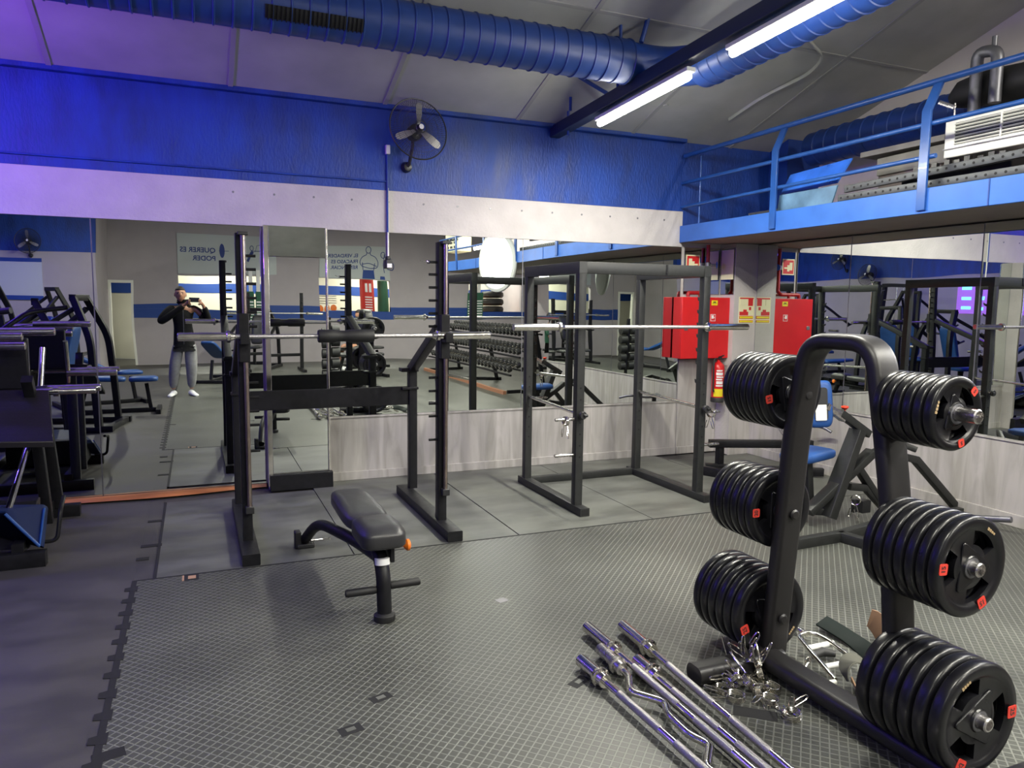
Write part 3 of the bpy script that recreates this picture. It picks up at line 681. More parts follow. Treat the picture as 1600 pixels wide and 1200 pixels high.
pile = [((1130, 1078), 0, (0, 0, 1.0), 'on its side at the left end of the pile'), ((1150, 1090), 0, (0, 0, 2.4), 'lying flat at the lower left of the pile'),
 ((1140, 1050), .03, (1.2, -.6, 1.2), 'propped upright at the back left of the pile'), ((1160, 1050), .035, (1.3, -1.2, .4), 'with handles raised at the top of the pile'),
 ((1170, 1042), .04, (.4, -1.3, .3), 'with the tallest handle in the pile'), ((1182, 1062), .03, (1.0, -1.2, 1.6), 'leaning against the plate tree foot'),
 ((1165, 1072), .02, (.3, -.8, 2.2), 'in the middle of the pile'), ((1190, 1080), .0, (.1, .05, 3.9), 'flat beside the plate tree foot'),
 ((1178, 1085), .012, (1.5, .3, 1.0), 'standing on edge at the front of the pile'), ((1135, 1066), .018, (.6, .9, 4.0), 'tilted at the left side of the pile'), ((1172, 1058), .045, (1.4, -.9, 2.6), 'crowning the pile with its loop pointing back'), ((1186, 1052), .03, (.7, -1.1, 5.0), 'half hidden behind the middle of the pile'), ((1150, 1074), .022, (1.1, -.4, 3.3), 'wedged on edge in the left middle of the pile'), ((1205, 1078), .004, (.15, 0, 1.3), 'lying at the right end of the pile'),
 ((1203, 1095), .0, (0, 0, 4.6), 'flat with handles toward the camera at the right of the pile'), ((1155, 1066), .03, (.9, .3, .2), 'resting across the centre of the pile')]
for (px, dz, rot, txt) in pile:
    p = on_z(px[0], px[1], .012); dup(clip0, (p.x, p.y, dz+.004), rot, 'chrome spring clip '+txt, 'spring clips piled at the foot of the plate tree')
p = on_z(1237, 1118, .01); dup(clip0, (p.x, p.y, .002), (0, 0, .55), 'single chrome spring clip lying apart from the pile, handles up', 'spring clips piled at the foot of the plate tree')
cl = [o for o in COL.objects if o.get('label', '').startswith('single chrome')][0]; cl.rotation_euler = (0, -.15, .5)

# ---------------------------------------------------------------- bench
bn = thing('weight_bench', 'black padded adjustable bench with orange knob before the squat rack', 'bench', (.795, 3.985, 0), math.radians(.5))
def pad(mb, x0, x1, y0, y1, z0, z1, nx=5, ny=8, taper=0.0, crown=.012, r=.03):
    # soft cushion: rounded rectangle loops
    n = 40; vs = []; fs = []; cx, cy = (x0+x1)/2, (y0+y1)/2; hx, hy = (x1-x0)/2, (y1-y0)/2
    prof = [(.0, z0, .0), (.80, z0, 0), (.97, z0+.004, 0), (1.0, z0+.014, 0), (1.0, z1-.022, 0), (.985, z1-.010, 0), (.93, z1-.002, 0), (.80, z1+crown*.5, 0), (.45, z1+crown*.9, 0), (0.001, z1+crown, 0)]
    for f, z, _ in prof:
        for k in range(n):
            a = 2*PI*k/n; c, s_ = math.cos(a), math.sin(a); e = .42
            px = math.copysign(abs(c)**e, c); py = math.copysign(abs(s_)**e, s_)
            w = 1-taper*(py+1)/2
            inset = (1-f)
            vs.append((cx+px*(hx*w*f if f < .9 else hx*w-(1-f)*.25), cy+py*(hy*f if f < .9 else hy-(1-f)*.25), z))
    for i in range(len(prof)-1):
        for k in range(n): k2 = (k+1) % n; fs.append((i*n+k, i*n+k2, i*n+n+k2, i*n+n+k))
    mb.add(vs, fs); return mb
pad(MB(), -.112, .112, -.60, -.26, .360, .445, crown=.018).build('seat', 'black_leather', bn, angle=60)
pad(MB(), -.118, .118, -.25, .40, .36, .432, taper=.10, crown=.012).build('backrest', 'black_leather', bn, angle=60)
b = MB(); b.sweep(circ(.036, 14), fillet([(0, -.55, .03), (0, -.53, .24), (0, -.40, .33), (0, -.1, .335)], .12, 6)); b.build('front_leg', 'black_paint', bn)
b = MB(); b.sweep(circ(.032, 14), fillet([(0, -.44, .28), (-.05, -.08, .265), (-.16, .42, .235), (-.20, .70, .05)], .26, 10)); b.build('rear_arch', 'black_paint', bn)
b = MB(); b.lathe([(.03, 0), (.05, 0), (.052, .008), (.052, .03), (.036, .04)], (0, -.553, 0), (0, 0, 1), 20); b.build('front_foot', 'black_rubber', bn)
b = MB(); b.box(-.255, -.145, .66, .74, 0, .03); b.box(-.265, -.225, .67, .73, 0.0, .11); b.build('rear_foot', 'black_rubber', bn, bevel=.008)
for s in (-1, 1):
    b = MB(); b.lathe([(.005, 0), (.016, .002), (.019, .012), (.019, .145), (.017, .15)], (s*.185, -.53, .155+s*.006), (-s, 0, 0), 16); b.build('foot_roller', 'foam', bn)
MB().pipe((-.05, -.53, .155), (.05, -.53, .155), .012).build('roller_axle', 'black_paint', bn)
b = MB(); b.box(-.045, .045, -.50, -.36, .345, .388); b.box(.04, .06, -.52, -.40, .27, .385); b.box(-.05, .05, -.22, .38, .36, .388); b.build('pad_bracket', 'black_paint', bn, bevel=.003)
b = MB(); b.lathe([(.008, 0), (.008, .035), (.016, .038), (.029, .052), (.029, .064), (.016, .070)], (.085, -.46, .33), (1, 0, 0), 16); b.build('adjusting_knob', 'orange_plastic', bn, label='orange knob')
b = MB(); b.pipe((.055, -.46, .33), (.10, -.46, .33), .012); b.build('knob_pin', 'chrome', bn)
b = MB(); b.lathe([(.0345, 0), (.0365, 0), (.0365, .03), (.0345, .03)], (0, -.512, .265), (0, .15, 1), 16); b.build('sticker', 'sign_white', bn)
b = MB(); b.pipe((-.17, .66, .05), (-.08, .68, .045), .007); b.obox((-.07, .68, .045), (.05, .02, .01)); b.build('rear_lever', 'used_steel', bn)

# ---------------------------------------------------------------- plate tree and plates
XT = 2.24
tr = thing('plate_tree', 'black plate storage tree of thick oval tube with six loaded horns', 'plate rack', (XT, 2.1, 0), w=True)
up_ = fillet([(XT, 2.375, .06), (XT, 2.30, 1.05), (XT, 2.24, 1.405), (XT, 1.93, 1.405), (XT, 1.83, .9), (XT, 1.74, .06)], .10, 9)
MB().sweep(rrect(.122, .06, .026, 5), up_, side=(1, 0, 0)).build('frame', 'oval_paint', tr)
b = MB(); b.sweep(rrect(.115, .07, .03, 5), [(XT-.05, 2.42, .055), (XT-.05, 1.40, .055)], side=(1, 0, 0)); b.build('base_beam', 'oval_paint', tr)
for y, x0, x1 in ((2.36, XT-.42, XT+.02), (1.40, XT-.30, XT+.45)):
    b = MB(); b.sweep(rrect(.10, .075, .032, 5), [(x0, y, .045), (x1, y, .045)], side=(0, 1, 0)); b.build('crossfoot', 'oval_paint', tr)
hz = {'L': [(1.185, 2.31, .155), (.685, 2.345, .163), (.225, 2.375, .185)], 'R': [(1.198, 1.87, .122), (.718, 1.82, .165), (.240, 1.775, .186)]}
yend = {'L': [2.68, 2.72, 2.76], 'R': [1.545, 1.50, 1.435]}
for side in 'LR':
    for i, (z, y, R_) in enumerate(hz[side]):
        s = 1 if side == 'L' else -1; ye = yend[side][i]
        b = MB(); b.lathe([(.026, 0), (.0235, .002), (.0235, abs(ye-y)-.004), (.020, abs(ye-y)), (.016, abs(ye-y)), (.016, abs(ye-y)-.02), (.001, abs(ye-y)-.02)], (XT, y, z), (0, s, 0), 22); b.build('horn', 'used_steel', tr)
        if side == 'R': continue
        b = MB(); b.lathe([(.020, 0), (.022, .003), (.022, .010), (.015, .016), (.001, .017)], (XT, (2.375-.0758*(z-.06)-.029) if side == 'L' else (y+.06), z), (0, -1 if side == 'L' else 1, 0), 16); b.build('bolt', 'oval_paint', tr)

def plate_mesh_parts(t, R_, th, num, seed, badges=True):
    """disc along -y (front face at y=-th/2), three hand slots, hub, rim"""
    rad = [.0255, .034, .060, .19*R_/.17*1.0, 0, 0]
    rr = [(.0260, .50), (.036, .50), (.040, .36), (.30*R_, .40), (.34*R_, .30), (.44*R_, .26), (.72*R_, .26), (.77*R_, .36), (.81*R_, .47), (.93*R_, .47), (.98*R_, .38), (R_, .26)]
    n = 60; vs = []; fs = []; L = len(rr)
    for sgn in (-1, 1):
        for (r, f) in rr:
            for k in range(n):
                a = 2*PI*k/n; vs.append((r*math.sin(a), sgn*f*th, r*math.cos(a)))
    def hole(i, k):
        a = (360*(k+.5)/n) % 120; return i in (5,) and 30 < a < 90
    for side in (0, 1):
        o = side*L*n
        for i in range(L-1):
            for k in range(n):
                if hole(i, k): continue
                k2 = (k+1) % n; q = (o+i*n+k, o+i*n+k2, o+(i+1)*n+k2, o+(i+1)*n+k); fs.append(q if side else q[::-1])
    for i in (0, L-1):
        for k in range(n): k2 = (k+1) % n; fs.append((i*n+k, i*n+k2, L*n+i*n+k2, L*n+i*n+k))
    for k in range(n):
        if hole(5, k):
            for i in (5, 6): k2 = (k+1) % n; fs.append((i*n+k, i*n+k2, L*n+i*n+k2, L*n+i*n+k))
            if not hole(5, (k-1) % n): fs.append((5*n+k, 6*n+k, L*n+6*n+k, L*n+5*n+k))
            if not hole(5, (k+1) % n): k2 = (k+1) % n; fs.append((5*n+k2, 6*n+k2, L*n+6*n+k2, L*n+5*n+k2))
    b = MB(); b.add(vs, fs); b.build('disc', 'plate_rubber', t, angle=40)
    b = MB(); b.lathe([(.0245, -th*.5), (.0245, th*.5), (.029, th*.5+.001), (.0335, th*.5), (.0335, -th*.5), (.029, -th*.5-.001)], (0, 0, 0), (0, 1, 0), 24, close=True); b.build('hub_ring', 'dull_steel', t)
    if not badges: return
    # raised rounded triangle round the hub
    tri = [V((.62*R_*math.sin(math.radians(a)), 0, .62*R_*math.cos(math.radians(a)))) for a in (0, 120, 240)]
    loop = fillet([(tri[0]+tri[2])/2]+tri+[(tri[0]+tri[2])/2], .16*R_, 6)[:-1]
    b = MB(); b.prism([(q.x, q.z) for q in loop], th*.16, M=Matrix(((1, 0, 0), (0, 0, -1), (0, 1, 0))), o=(0, -th*.24, 0)); b.build('hub_web', 'plate_rubber', t, bevel=.003)
    for j, a in enumerate((60, 180, 300)):
        a = math.radians(a); c = V((.815*R_*math.sin(a), 0, .815*R_*math.cos(a))); s_ = .115*R_
        M = Matrix.Rotation(a, 3, 'Y') @ frame((1, 0, 0), (0, 0, 1))    # local x along the rim, y radial, z toward -y
        if j < 2:
            b = MB(); hw = s_*.95
            P = [(x_, y_) for x_, y_ in rrect(2*hw, 2*hw, .006, 3)]
            b.prism(P, .0022, M=M, o=c+V((0, -th*.47, 0)))
            b.cur = 1; me = text_mesh(num, hw*1.35, .0006, .0004); MM = Matrix.Translation(c+V((0, -th*.47-.0022, 0))) @ M.to_4x4(); b.merge(me, MM); bpy.data.meshes.remove(me)
            b.build('number_badge', ['badge_red', 'black_plastic'], t, label='red badge with black digits')
        else:
            b = MB()
            for q in range(4): b.prism([(x_+(-.017+q*.011), y_) for x_, y_ in rrect(.009, .010-.001*q, .002, 2)], .0012, M=M, o=c+V((0, -th*.47, 0)))
            b.build('logo', 'gold', t, label='small gold lettering')
ORD = ['front', 'second', 'third', 'fourth', 'fifth', 'sixth', 'seventh', 'eighth']
stacks = [('L', 0, 7, .0365, '15', 'upper far horn', 200), ('L', 1, 6, .0455, '20', 'middle far horn', 210), ('L', 2, 6, .051, '25', 'lower far horn', 190),
          ('R', 0, 6, .038, '5', 'upper near horn', 345), ('R', 1, 7, .040, '15', 'middle near horn', 95), ('R', 2, 6, .053, '25', 'lower near horn', 30)]
R_of = {'L': [.155, .163, .186], 'R': [.122, .165, .186]}
y_first = {'L': [2.350, 2.388, 2.415], 'R': [1.635, 1.548, 1.49]}
for side, i, n, th, num, nm, a0 in stacks:
    z, y, _ = hz[side][i]; R_ = R_of[side][i]; yf = y_first[side][i]
    base = None
    for k in range(n):
        loc = (XT, yf+k*th*1.03, z-.0005); rot = (0, math.radians(a0+(k*47 if k else 0)), 0)
        lab = 'black rubber weight plate, %s on the %s' % (('the front one' if k == 0 else ('the rearmost one' if k == n-1 else ORD[k]+' from the front')), nm)
        grp = 'weight plates on the '+nm
        if k < 2:
            base = thing('weight_plate', lab, 'weight plate', loc, 0, grp); plate_mesh_parts(base, R_, th*.96, num, k, k == 0); base.rotation_euler = rot
        else: dup(base, loc, rot, lab, grp)

# ---------------------------------------------------------------- bars and attachments on the floor
def floorbar(p0, p1, L, label, sl=.30, r=.0145, R_=.0275, m='chrome', curl=False, z=.037, name='barbell'):
    a = on_z(p0[0], p0[1], z); c = on_z(p1[0], p1[1], z); d = (c-a).normalized(); e = a+d*L
    t = thing(name, label, 'barbell', (a.x, a.y, 0), w=True, group='bars lying on the floor')
    for p, s in ((a, 1), (e, -1)):
        q = p+d*s*sl
        b = MB(); b.lathe([(.004, .002), (R_*.8, 0), (R_, .005), (R_, sl), (r, sl)], p, d*s, 20); b.build('sleeve', m, t)
        b = MB(); b.lathe([(r, -.022), (R_*1.35, -.022), (R_*1.45, -.018), (R_*1.45, -.004), (R_*1.1, 0), (R_, .03), (r, .03)], q, d*s, 20); b.build('collar', m, t)
    if not curl:
        b = MB(); q0 = a+d*(sl+.02); q1 = e-d*(sl+.02); b.pipe(q0, q1, r, 14); b.build('shaft', 'chrome', t)
        for f0, f1 in ((.10, .34), (.42, .58), (.66, .90)):
            b = MB(); b.pipe(q0.lerp(q1, f0), q0.lerp(q1, f1), r*1.04, 14); b.build('grip', 'knurl_steel', t)
    else:
        n_ = V((-d.y, d.x, 0)); q0 = a+d*sl; Lm = L-2*sl
        P = [(0, 0), (.10, 0), (.22, -.055), (.34, .035), (.42, -.0), (.58, 0.0), (.66, .035), (.78, -.055), (.90, 0), (1, 0)]
        b = MB(); b.tube(fillet([q0+d*Lm*u+n_*w for u, w in P], .03, 4), r, 12); b.build('shaft', 'chrome', t)
    return t
floorbar((907, 1031), (1099, 1200), 1.50, 'chrome barbell on the floor, nearest the bottom left of the bar group', sl=.17)
floorbar((938, 1013), (1130, 1200), 1.25, 'wavy chrome curl bar on the floor among the straight bars', sl=.17, curl=True, m='used_steel', R_=.026)
floorbar((917, 979), (1174, 1200), 1.9, 'long chrome barbell on the floor between the curl bar and the thick bar', sl=.26)
floorbar((995, 1031), (1196, 1200), 1.5, 'chrome barbell on the floor whose short sleeve starts beside the thick bar', sl=.13, z=.036)
floorbar((972, 977), (1232, 1200), 1.9, 'worn barbell on the floor, the one nearest the spring clips', sl=.25)

def chrome_thing(name, label, cat, loc): return thing(name, label, cat, loc, w=True)
# triangle handle
h1 = chrome_thing('pulldown_handle', 'chrome frame handle with white cross grips on the floor behind the plate tree', 'cable handle', (2.45, 2.2, 0))
def fz(px, py, z=.02): return on_z(px, py, z)
loop = [fz(1305, 1062, .03), fz(1270, 1022, .05), fz(1247, 995, .06), fz(1255, 988, .07), fz(1275, 990, .07), fz(1298, 1003, .06), fz(1338, 1034, .04)]
MB().tube(fillet(loop, .03, 5), .010, 12).build('frame', 'chrome', h1)
MB().pipe(fz(1262, 1013, .045), fz(1302, 1005, .05), .0125).build('grip', 'white_plastic', h1)
MB().pipe(fz(1290, 1042, .035), fz(1333, 1034, .04), .0125).build('grip', 'white_plastic', h1)
t = chrome_thing('straight_bar', 'long chrome bar lying behind the plate tree base', 'bar', (2.6, 1.9, 0)); MB().pipe(fz(1280, 1075, .03), fz(1420, 1160, .03), .013).build('shaft', 'chrome', t); MB().pipe(fz(1276, 1072, .03), fz(1305, 1066, .03), .012).build('cross_piece', 'white_enamel', t)
t = chrome_thing('lever_handle', 'worn brown and steel lever handle beside the plate tree base', 'handle', (2.4, 2.2, 0)); MB().pipe(fz(1240, 1041, .025), fz(1284, 1066, .025), .013).build('grip', 'copper_steel', t); b = MB(); b.tube([fz(1262, 1032, .05)+V((.012*math.cos(k*.6), 0, .014*math.sin(k*.6))) for k in range(12)], .003, 6); b.tube([fz(1262, 1036, .05), fz(1256, 1047, .03)], .003, 6); b.build('hook', 'chrome', t)
t = chrome_thing('rotating_bar', 'short steel bar reaching out from behind the lower far plates', 'bar', (2.6, 2.5, 0)); MB().pipe(fz(1230, 972, .03), fz(1262, 992, .03), .012).build('shaft', 'chrome', t)
b = MB(); b.tube([fz(1270, 1025, .03), fz(1285, 1018, .035), fz(1305, 1022, .03)], .020, 12, scale=[.6, 1, .7]); tag(b.build('rubber_grip', 'black_rubber'), 'dark rubber grip lying inside the chrome frame handle', 'grip')
def ribbon(name, pts, w, th, m, label, cat, side=(0, 0, 1)):
    b = MB(); b.sweep(rrect(w, th, min(th*.45, .003), 2), fillet(pts, .08, 6), side=side); return tag(b.build(name, m), label, cat)
ribbon('lifting_belt', [fz(1284, 970, .04), fz(1310, 985, .035), fz(1345, 1008, .02), fz(1375, 1035, .03), fz(1410, 1055, .03)], .075, .012, 'dark_leather', 'dark green leather belt lying open on the floor behind the plate tree', 'belt', side=(.7, .6, .35))
# curled khaki strap with brown lining
c = fz(1335, 1075, 0.0); b = MB()
b.sweep(rrect(.09, .007, .003, 2), [c+V((.065*math.cos(a), -.02+.06*math.sin(a)*.6, .06+.055*math.sin(a))) for a in [math.radians(x) for x in range(-60, 200, 13)]], side=(.55, .83, 0)); tag(b.build('ankle_strap', 'khaki'), 'grey khaki padded strap curled upright beside the lower near plates', 'strap')
b = MB(); b.sweep(rrect(.07, .005, .002, 2), [c+V((.04*math.cos(a), -.03, .05+.035*math.sin(a))) for a in [math.radians(x) for x in range(180, 340, 14)]], side=(.55, .83, 0)); tag(b.build('leather_pad', 'tan_leather'), 'brown leather pad tucked inside the curled khaki strap', 'pad')
b = MB(); c = fz(1372, 1000, 0); b.sweep(rrect(.10, .005, .002, 2), [c+V((-.03+.05*k/6, .03-.012*k, .10*math.cos(k*.25)*(1 if k < 6 else 1)+.0)) for k in range(7)], side=(.5, -.8, 0)); tag(b.build('leather_belt', 'tan_leather'), 'tan leather piece standing on the tread floor behind the near post of the plate tree', 'leather belt')

# ---------------------------------------------------------------- seated row machine by the right wall
rw = thing('row_machine', 'grey plate loaded row machine with blue chest pad and seat behind the plate tree', 'machine', (4.3, 3.9, 0), w=True)
Yr = 3.9
def P(px, py, y=Yr): return on_y(px, py, y)
def F0(px, py, z=.03): return on_z(px, py, z)
def beam(root, name, pts, w, h, side=(0, 1, 0), m='grey_paint', r=0):
    pts = [V(p) for p in pts]; return MB().sweep(rrect(w, h, .005, 2), fillet(pts, r, 5) if r else pts, side=side).build(name, m, root)
beam(rw, 'base_beam', [F0(1240, 850), F0(1312, 838)], .07, .06, (0, 0, 1))
beam(rw, 'base_beam', [F0(1312, 838), F0(1415, 868)], .07, .06, (0, 0, 1))
beam(rw, 'base_beam', [F0(1312, 838), F0(1400, 812), F0(1500, 800)], .07, .06, (0, 0, 1))
colm = P(1290, 822); colt = P(1340, 672)
b = MB(); b.sweep(rrect(.12, .07, .006), [V((colm.x, Yr, .05)), V((colt.x, Yr, colt.z))], side=(0, 1, 0), scale=[1.1, .9]); b.build('column', 'grey_paint', rw)
beam(rw, 'top_arm', [P(1312, 645), P(1356, 678)], .055, .055)
beam(rw, 'pad_arm', [P(1290, 634), P(1318, 654)], .05, .05, m='used_steel')
beam(rw, 'pivot_beam', [P(1262, 800), P(1362, 706)], .085, .055)
beam(rw, 'link_beam', [P(1338, 728), P(1385, 800)], .06, .05)
beam(rw, 'link_beam', [P(1326, 760), P(1352, 762), P(1400, 815)], .05, .05)
beam(rw, 'lever_arm', [P(1405, 712, 3.8), P(1430, 718, 3.8), P(1500, 800, 3.8)], .055, .055)
beam(rw, 'handle_arm', [P(1366, 706), P(1400, 690), P(1432, 703, 3.8)], .04, .04)
a_ = F0(1500, 808, .04); e_ = F0(1580, 812, .10)
b = MB(); b.lathe([(.022, 0), (.022, (e_-a_).length), (.018, (e_-a_).length+.004)], a_, e_-a_, 18); b.build('weight_horn', 'dull_steel', rw)
def padq(root, name, c, n_, up, w, h, th, m, edge=None):
    M = frame(V(n_).cross(V(up)) if False else V(up).cross(V(n_)), up); b = MB(); pad(b, -w/2, w/2, -h/2, h/2, -th/2, th/2, crown=.006)
    b.v = [tuple(V(c)+M @ V(q)) for q in b.v]; return b.build(name, m, root, angle=60)
cpad = P(1286, 632)
padq(rw, 'chest_pad', cpad+V((0, .03, 0)), (.45, .88, -.1), (0, .12, 1), .17, .33, .05, 'blue_leather')
nb = V((-.45, -.88, .1)).normalized(); M = frame(V((0, .12, 1)).cross(nb), (0, .12, 1))
b = MB(); b.prism(rrect(.09, .23, .02), .006, M=M, o=cpad+V((0, .03, 0))+nb*.026); b.build('pad_board', 'black_plastic', rw)
b = MB(); b.prism(rrect(.075, .11, .006), .012, M=M, o=cpad+V((0, .03, -.06))+nb*.030); b.build('pad_bracket', 'white_enamel', rw)
sp = P(1262, 710, 4.05); padq(rw, 'seat', sp, (0, 0, 1), (1, .2, .05), .26, .40, .06, 'blue_leather')
beam(rw, 'seat_post', [sp-V((0, 0, .03)), V((sp.x+.03, sp.y-.02, .05))], .05, .05)
beam(rw, 'seat_rail', [V((sp.x-.1, 4.02, .08)), V((colm.x, 3.92, .08))], .05, .05, (0, 0, 1))
kn = P(1320, 640); b = MB(); b.lathe([(.006, -.05), (.006, 0), (.016, .004), (.026, .016), (.024, .024), (.01, .028)], kn, (0, 0, 1), 16); b.build('knob', 'red_plastic', rw, label='red knob')
b = MB(); b.pipe(P(1334, 780), P(1334, 800), .018); b.box(P(1345, 800).x-.03, P(1345, 800).x+.05, Yr-.04, Yr+.04, .05, .14); b.build('linkage', 'black_plastic', rw)
c = P(1336, 782, 3.8); dup(clip0, (c.x, c.y, c.z), (0, PI/2, .5), 'chrome spring clip hanging low on the row machine')

# T-bar row behind it
tb = thing('tbar_row', 'low black T-bar row with chrome handle along the panelled back wall', 'machine', (4.9, 5.5, 0), w=True)
q0, q1 = on_y(1100, 703, 5.5), on_y(1296, 700, 5.3)
beam(tb, 'main_beam', [V((4.35, 5.55, .27)), V((5.25, 5.2, .27))], .07, .07, (0, 0, 1), m='black_paint')
beam(tb, 'base_beam', [V((4.2, 5.55, .04)), V((4.5, 4.95, .04))], .08, .06, (0, 0, 1), m='black_paint')
beam(tb, 'base_beam', [V((4.32, 5.55, .05)), V((5.2, 5.0, .05))], .07, .06, (0, 0, 1), m='black_paint')
beam(tb, 'upright', [V((4.45, 5.52, .05)), V((4.45, 5.52, .25))], .06, .06, (1, 0, 0), m='black_paint')
beam(tb, 'upright', [V((5.18, 5.21, .05)), V((5.18, 5.21, .25))], .06, .06, (1, 0, 0), m='black_paint')
beam(tb, 'handle_post', [V((5.05, 5.24, .29)), V((5.05, 5.24, .43))], .04, .04, (1, 0, 0), m='black_paint')
b = MB(); b.tube(fillet([(4.72, 5.0, .42), (4.78, 5.13, .46), (4.95, 5.22, .44), (5.17, 5.22, .44), (5.21, 5.05, .46), (5.24, 4.97, .42)], .05, 5), .014, 12); b.build('handle', 'dull_steel', tb)
b = MB(); b.lathe([(.02, 0), (.02, .15), (.015, .155)], (5.1, 5.17, .27), (-.2, -1, 0), 16); b.build('weight_horn', 'chrome', tb)
# ---------------------------------------------------------------- fan and conduit
def make_fan(loc, rz, label, tilt=.15, R_=.225):
    t = thing('wall_fan', label, 'fan', loc); 
    M = Matrix.Rotation(rz, 3, 'Z') @ Matrix.Rotation(-tilt, 3, 'X')    # the fan looks along local -y
    c = V((0, -.30, 0)).copy(); c = Matrix.Rotation(rz, 3, 'Z') @ V((0, -.28, .0))
    def T(b): b.v = [tuple(c+M @ V(q)) for q in b.v]; return b
    b = MB()
    def ring(r, y, g=.0022): b.tube([V((r*math.cos(k*PI/18), y, r*math.sin(k*PI/18))) for k in range(36)], g, 5, closed=True)
    for r, y, g in ((R_, 0, .006), (R_*.8, -.028, .0011), (R_*.6, -.042, .0011), (R_*.4, -.050, .0011), (R_*.8, .035, .0011), (R_*.5, .055, .0012), (.045, -.055, .003), (.05, .06, .003)): ring(r, y, g)
    for k in range(84):
        a = 2*PI*k/84; ca, sa = math.cos(a), math.sin(a)
        b.sweep(circ(.0013, 4), [V((r*ca, y, r*sa)) for r, y in ((.04, -.055), (R_*.4, -.05), (R_*.8, -.028), (R_, 0), (R_*.8, .035), (.05, .06))])
    T(b).build('cage', 'black_plastic', t)
    for k in range(3):
        a0 = PI/2+k*2*PI/3; vs = []; fs = []; n = 9
        for i in range(n+1):
            u = i/n; r = .035+u*(R_*.88-.035); w = (.016+.016*math.sin(u*PI*.8))*(1 if u < .93 else .6); tw = .55-.35*u
            for s in (-1, 1):
                for dy in (-.0012, .0012):
                    q = V((s*w*math.cos(tw)+.01*u, s*w*math.sin(tw)+dy, r)); vs.append(Matrix.Rotation(a0-PI/2+.05, 3, 'Y') @ q)
        for i in range(n):
            o = i*4; fs += [(o, o+2, o+6, o+4), (o+1, o+5, o+7, o+3), (o, o+4, o+5, o+1), (o+2, o+3, o+7, o+6)]
        fs += [(0, 1, 3, 2), (n*4, n*4+2, n*4+3, n*4+1)]
        b = MB(); b.add(vs, fs); T(b).build('blade', 'blade_grey', t)
    b = MB(); b.lathe([(.001, -.063), (.022, -.063), (.026, -.058), (.03, -.03), (.034, .02)], (0, 0, 0), (0, 1, 0), 20); T(b).build('hub', 'black_plastic', t)
    b = MB(); b.lathe([(.001, -.066), (.020, -.0655), (.021, -.062)], (0, 0, 0), (0, 1, 0), 20); T(b).build('badge', 'white_plastic', t)
    b = MB(); b.lathe([(.03, .03), (.062, .05), (.066, .11), (.05, .15), (.02, .155)], (0, 0, 0), (0, 1, 0), 20); T(b).build('motor', 'black_plastic', t)
    W = Matrix.Rotation(rz, 3, 'Z')
    b = MB(); b.tube([W @ V(q) for q in ((0, -.17, -.02), (0, -.15, -.12), (0, -.08, -.24), (0, -.03, -.27))], .014, 10); b.v = b.v; b.build('arm', 'black_plastic', t)
    b = MB(); b.lathe([(.02, -.055), (.035, -.05), (.045, -.02), (.045, 0)], W @ V((0, 0, -.265)), W @ V((0, 1, 0)), 16); b.build('wall_mount', 'black_plastic', t)
    return t
f = on_y(636, 262, D-.016)
make_fan((f.x-.01, D-.016, f.z+.265-.0), .12, 'black wall fan with three metal blades high on the blue back wall', R_=.25)
make_fan((-3.0, YA+.005, 2.66), PI, 'black wall fan high on the violet lit front wall seen in the left mirror', R_=.24)
make_fan((XL_+.006, -1.9, 2.75), PI/2, 'black wall fan on the left wall seen in the right mirror', R_=.24)
make_fan((XL_+.006, -1.0, 2.38), PI/2, 'black wall fan lower on the left wall, the second one in the right mirror', R_=.24)

t = thing('cable_conduit', 'thin conduit dropping from a junction box beside the wall fan to a black plug', 'conduit', (1.53, D-.02, 1.9), w=True)
MB().box(1.512, 1.548, D-.06, D-.017, 2.775, 2.85).build('junction_box', 'white_plastic', t, bevel=.004, label='pale junction box')
MB().pipe((1.528, D-.028, 2.13), (1.528, D-.028, 2.78), .009).build('upper_pipe', 'blue_wall', t)
MB().pipe((1.532, D-.022, 1.92), (1.532, D-.022, 2.50), .0085).build('lower_pipe', 'white_plastic', t)
MB().pipe((XL_+.1, D-.024, 2.557), (1.52, D-.024, 2.553), .008).build('side_pipe', 'blue_wall', t)
b = MB(); b.box(1.508, 1.562, D-.06, D-.006, 1.825, 1.90); b.box(1.52, 1.545, D-.045, D-.01, 1.90, 1.93); b.build('plug', 'black_plastic', t, bevel=.005)
MB().box(1.515, 1.556, D-.062, D-.06, 1.83, 1.865).build('plug_label', 'sign_white', t)

# ---------------------------------------------------------------- fire cabinet, pipes, signs, extinguisher
fc = thing('fire_hose_cabinet', 'red metal fire hose cabinet on the wall left of the white pillar', 'cabinet', (4.8, 6.3, 1.0), w=True)
CX0, CX1, CY0, CY1, CZ0, CZ1 = 4.475, 5.115, 6.215, D-.012, 1.005, 1.625
b = MB(); b.box(CX0, CX1, CY0+.02, CY1, CZ0, CZ1); b.build('body', 'cabinet_red', fc, bevel=.004)
MB().box(CX0, CX1, CY0, CY0+.018, CZ0, CZ1).build('door', 'cabinet_red', fc, bevel=.004)
b = MB(); b.box(CX0+.03, CX0+.075, CY0-.004, CY0, 1.29, 1.33); b.build('lock', 'dull_steel', fc, bevel=.003)
b = MB(); b.box(4.83, 4.905, CY0-.0015, CY0, 1.545, 1.595); b.cur = 1
b.box(4.84, 4.895, CY0-.0022, CY0-.0015, 1.563, 1.567); b.box(4.85, 4.885, CY0-.0022, CY0-.0015, 1.572, 1.582); b.build('yellow_sticker', ['sign_yellow', 'black_plastic'], fc)
b = MB(); b.box(4.825, 4.885, CY0-.0015, CY0, 1.385, 1.455); b.cur = 1; b.box(4.83, 4.88, CY0-.0022, CY0-.0015, 1.39, 1.45); b.cur = 0
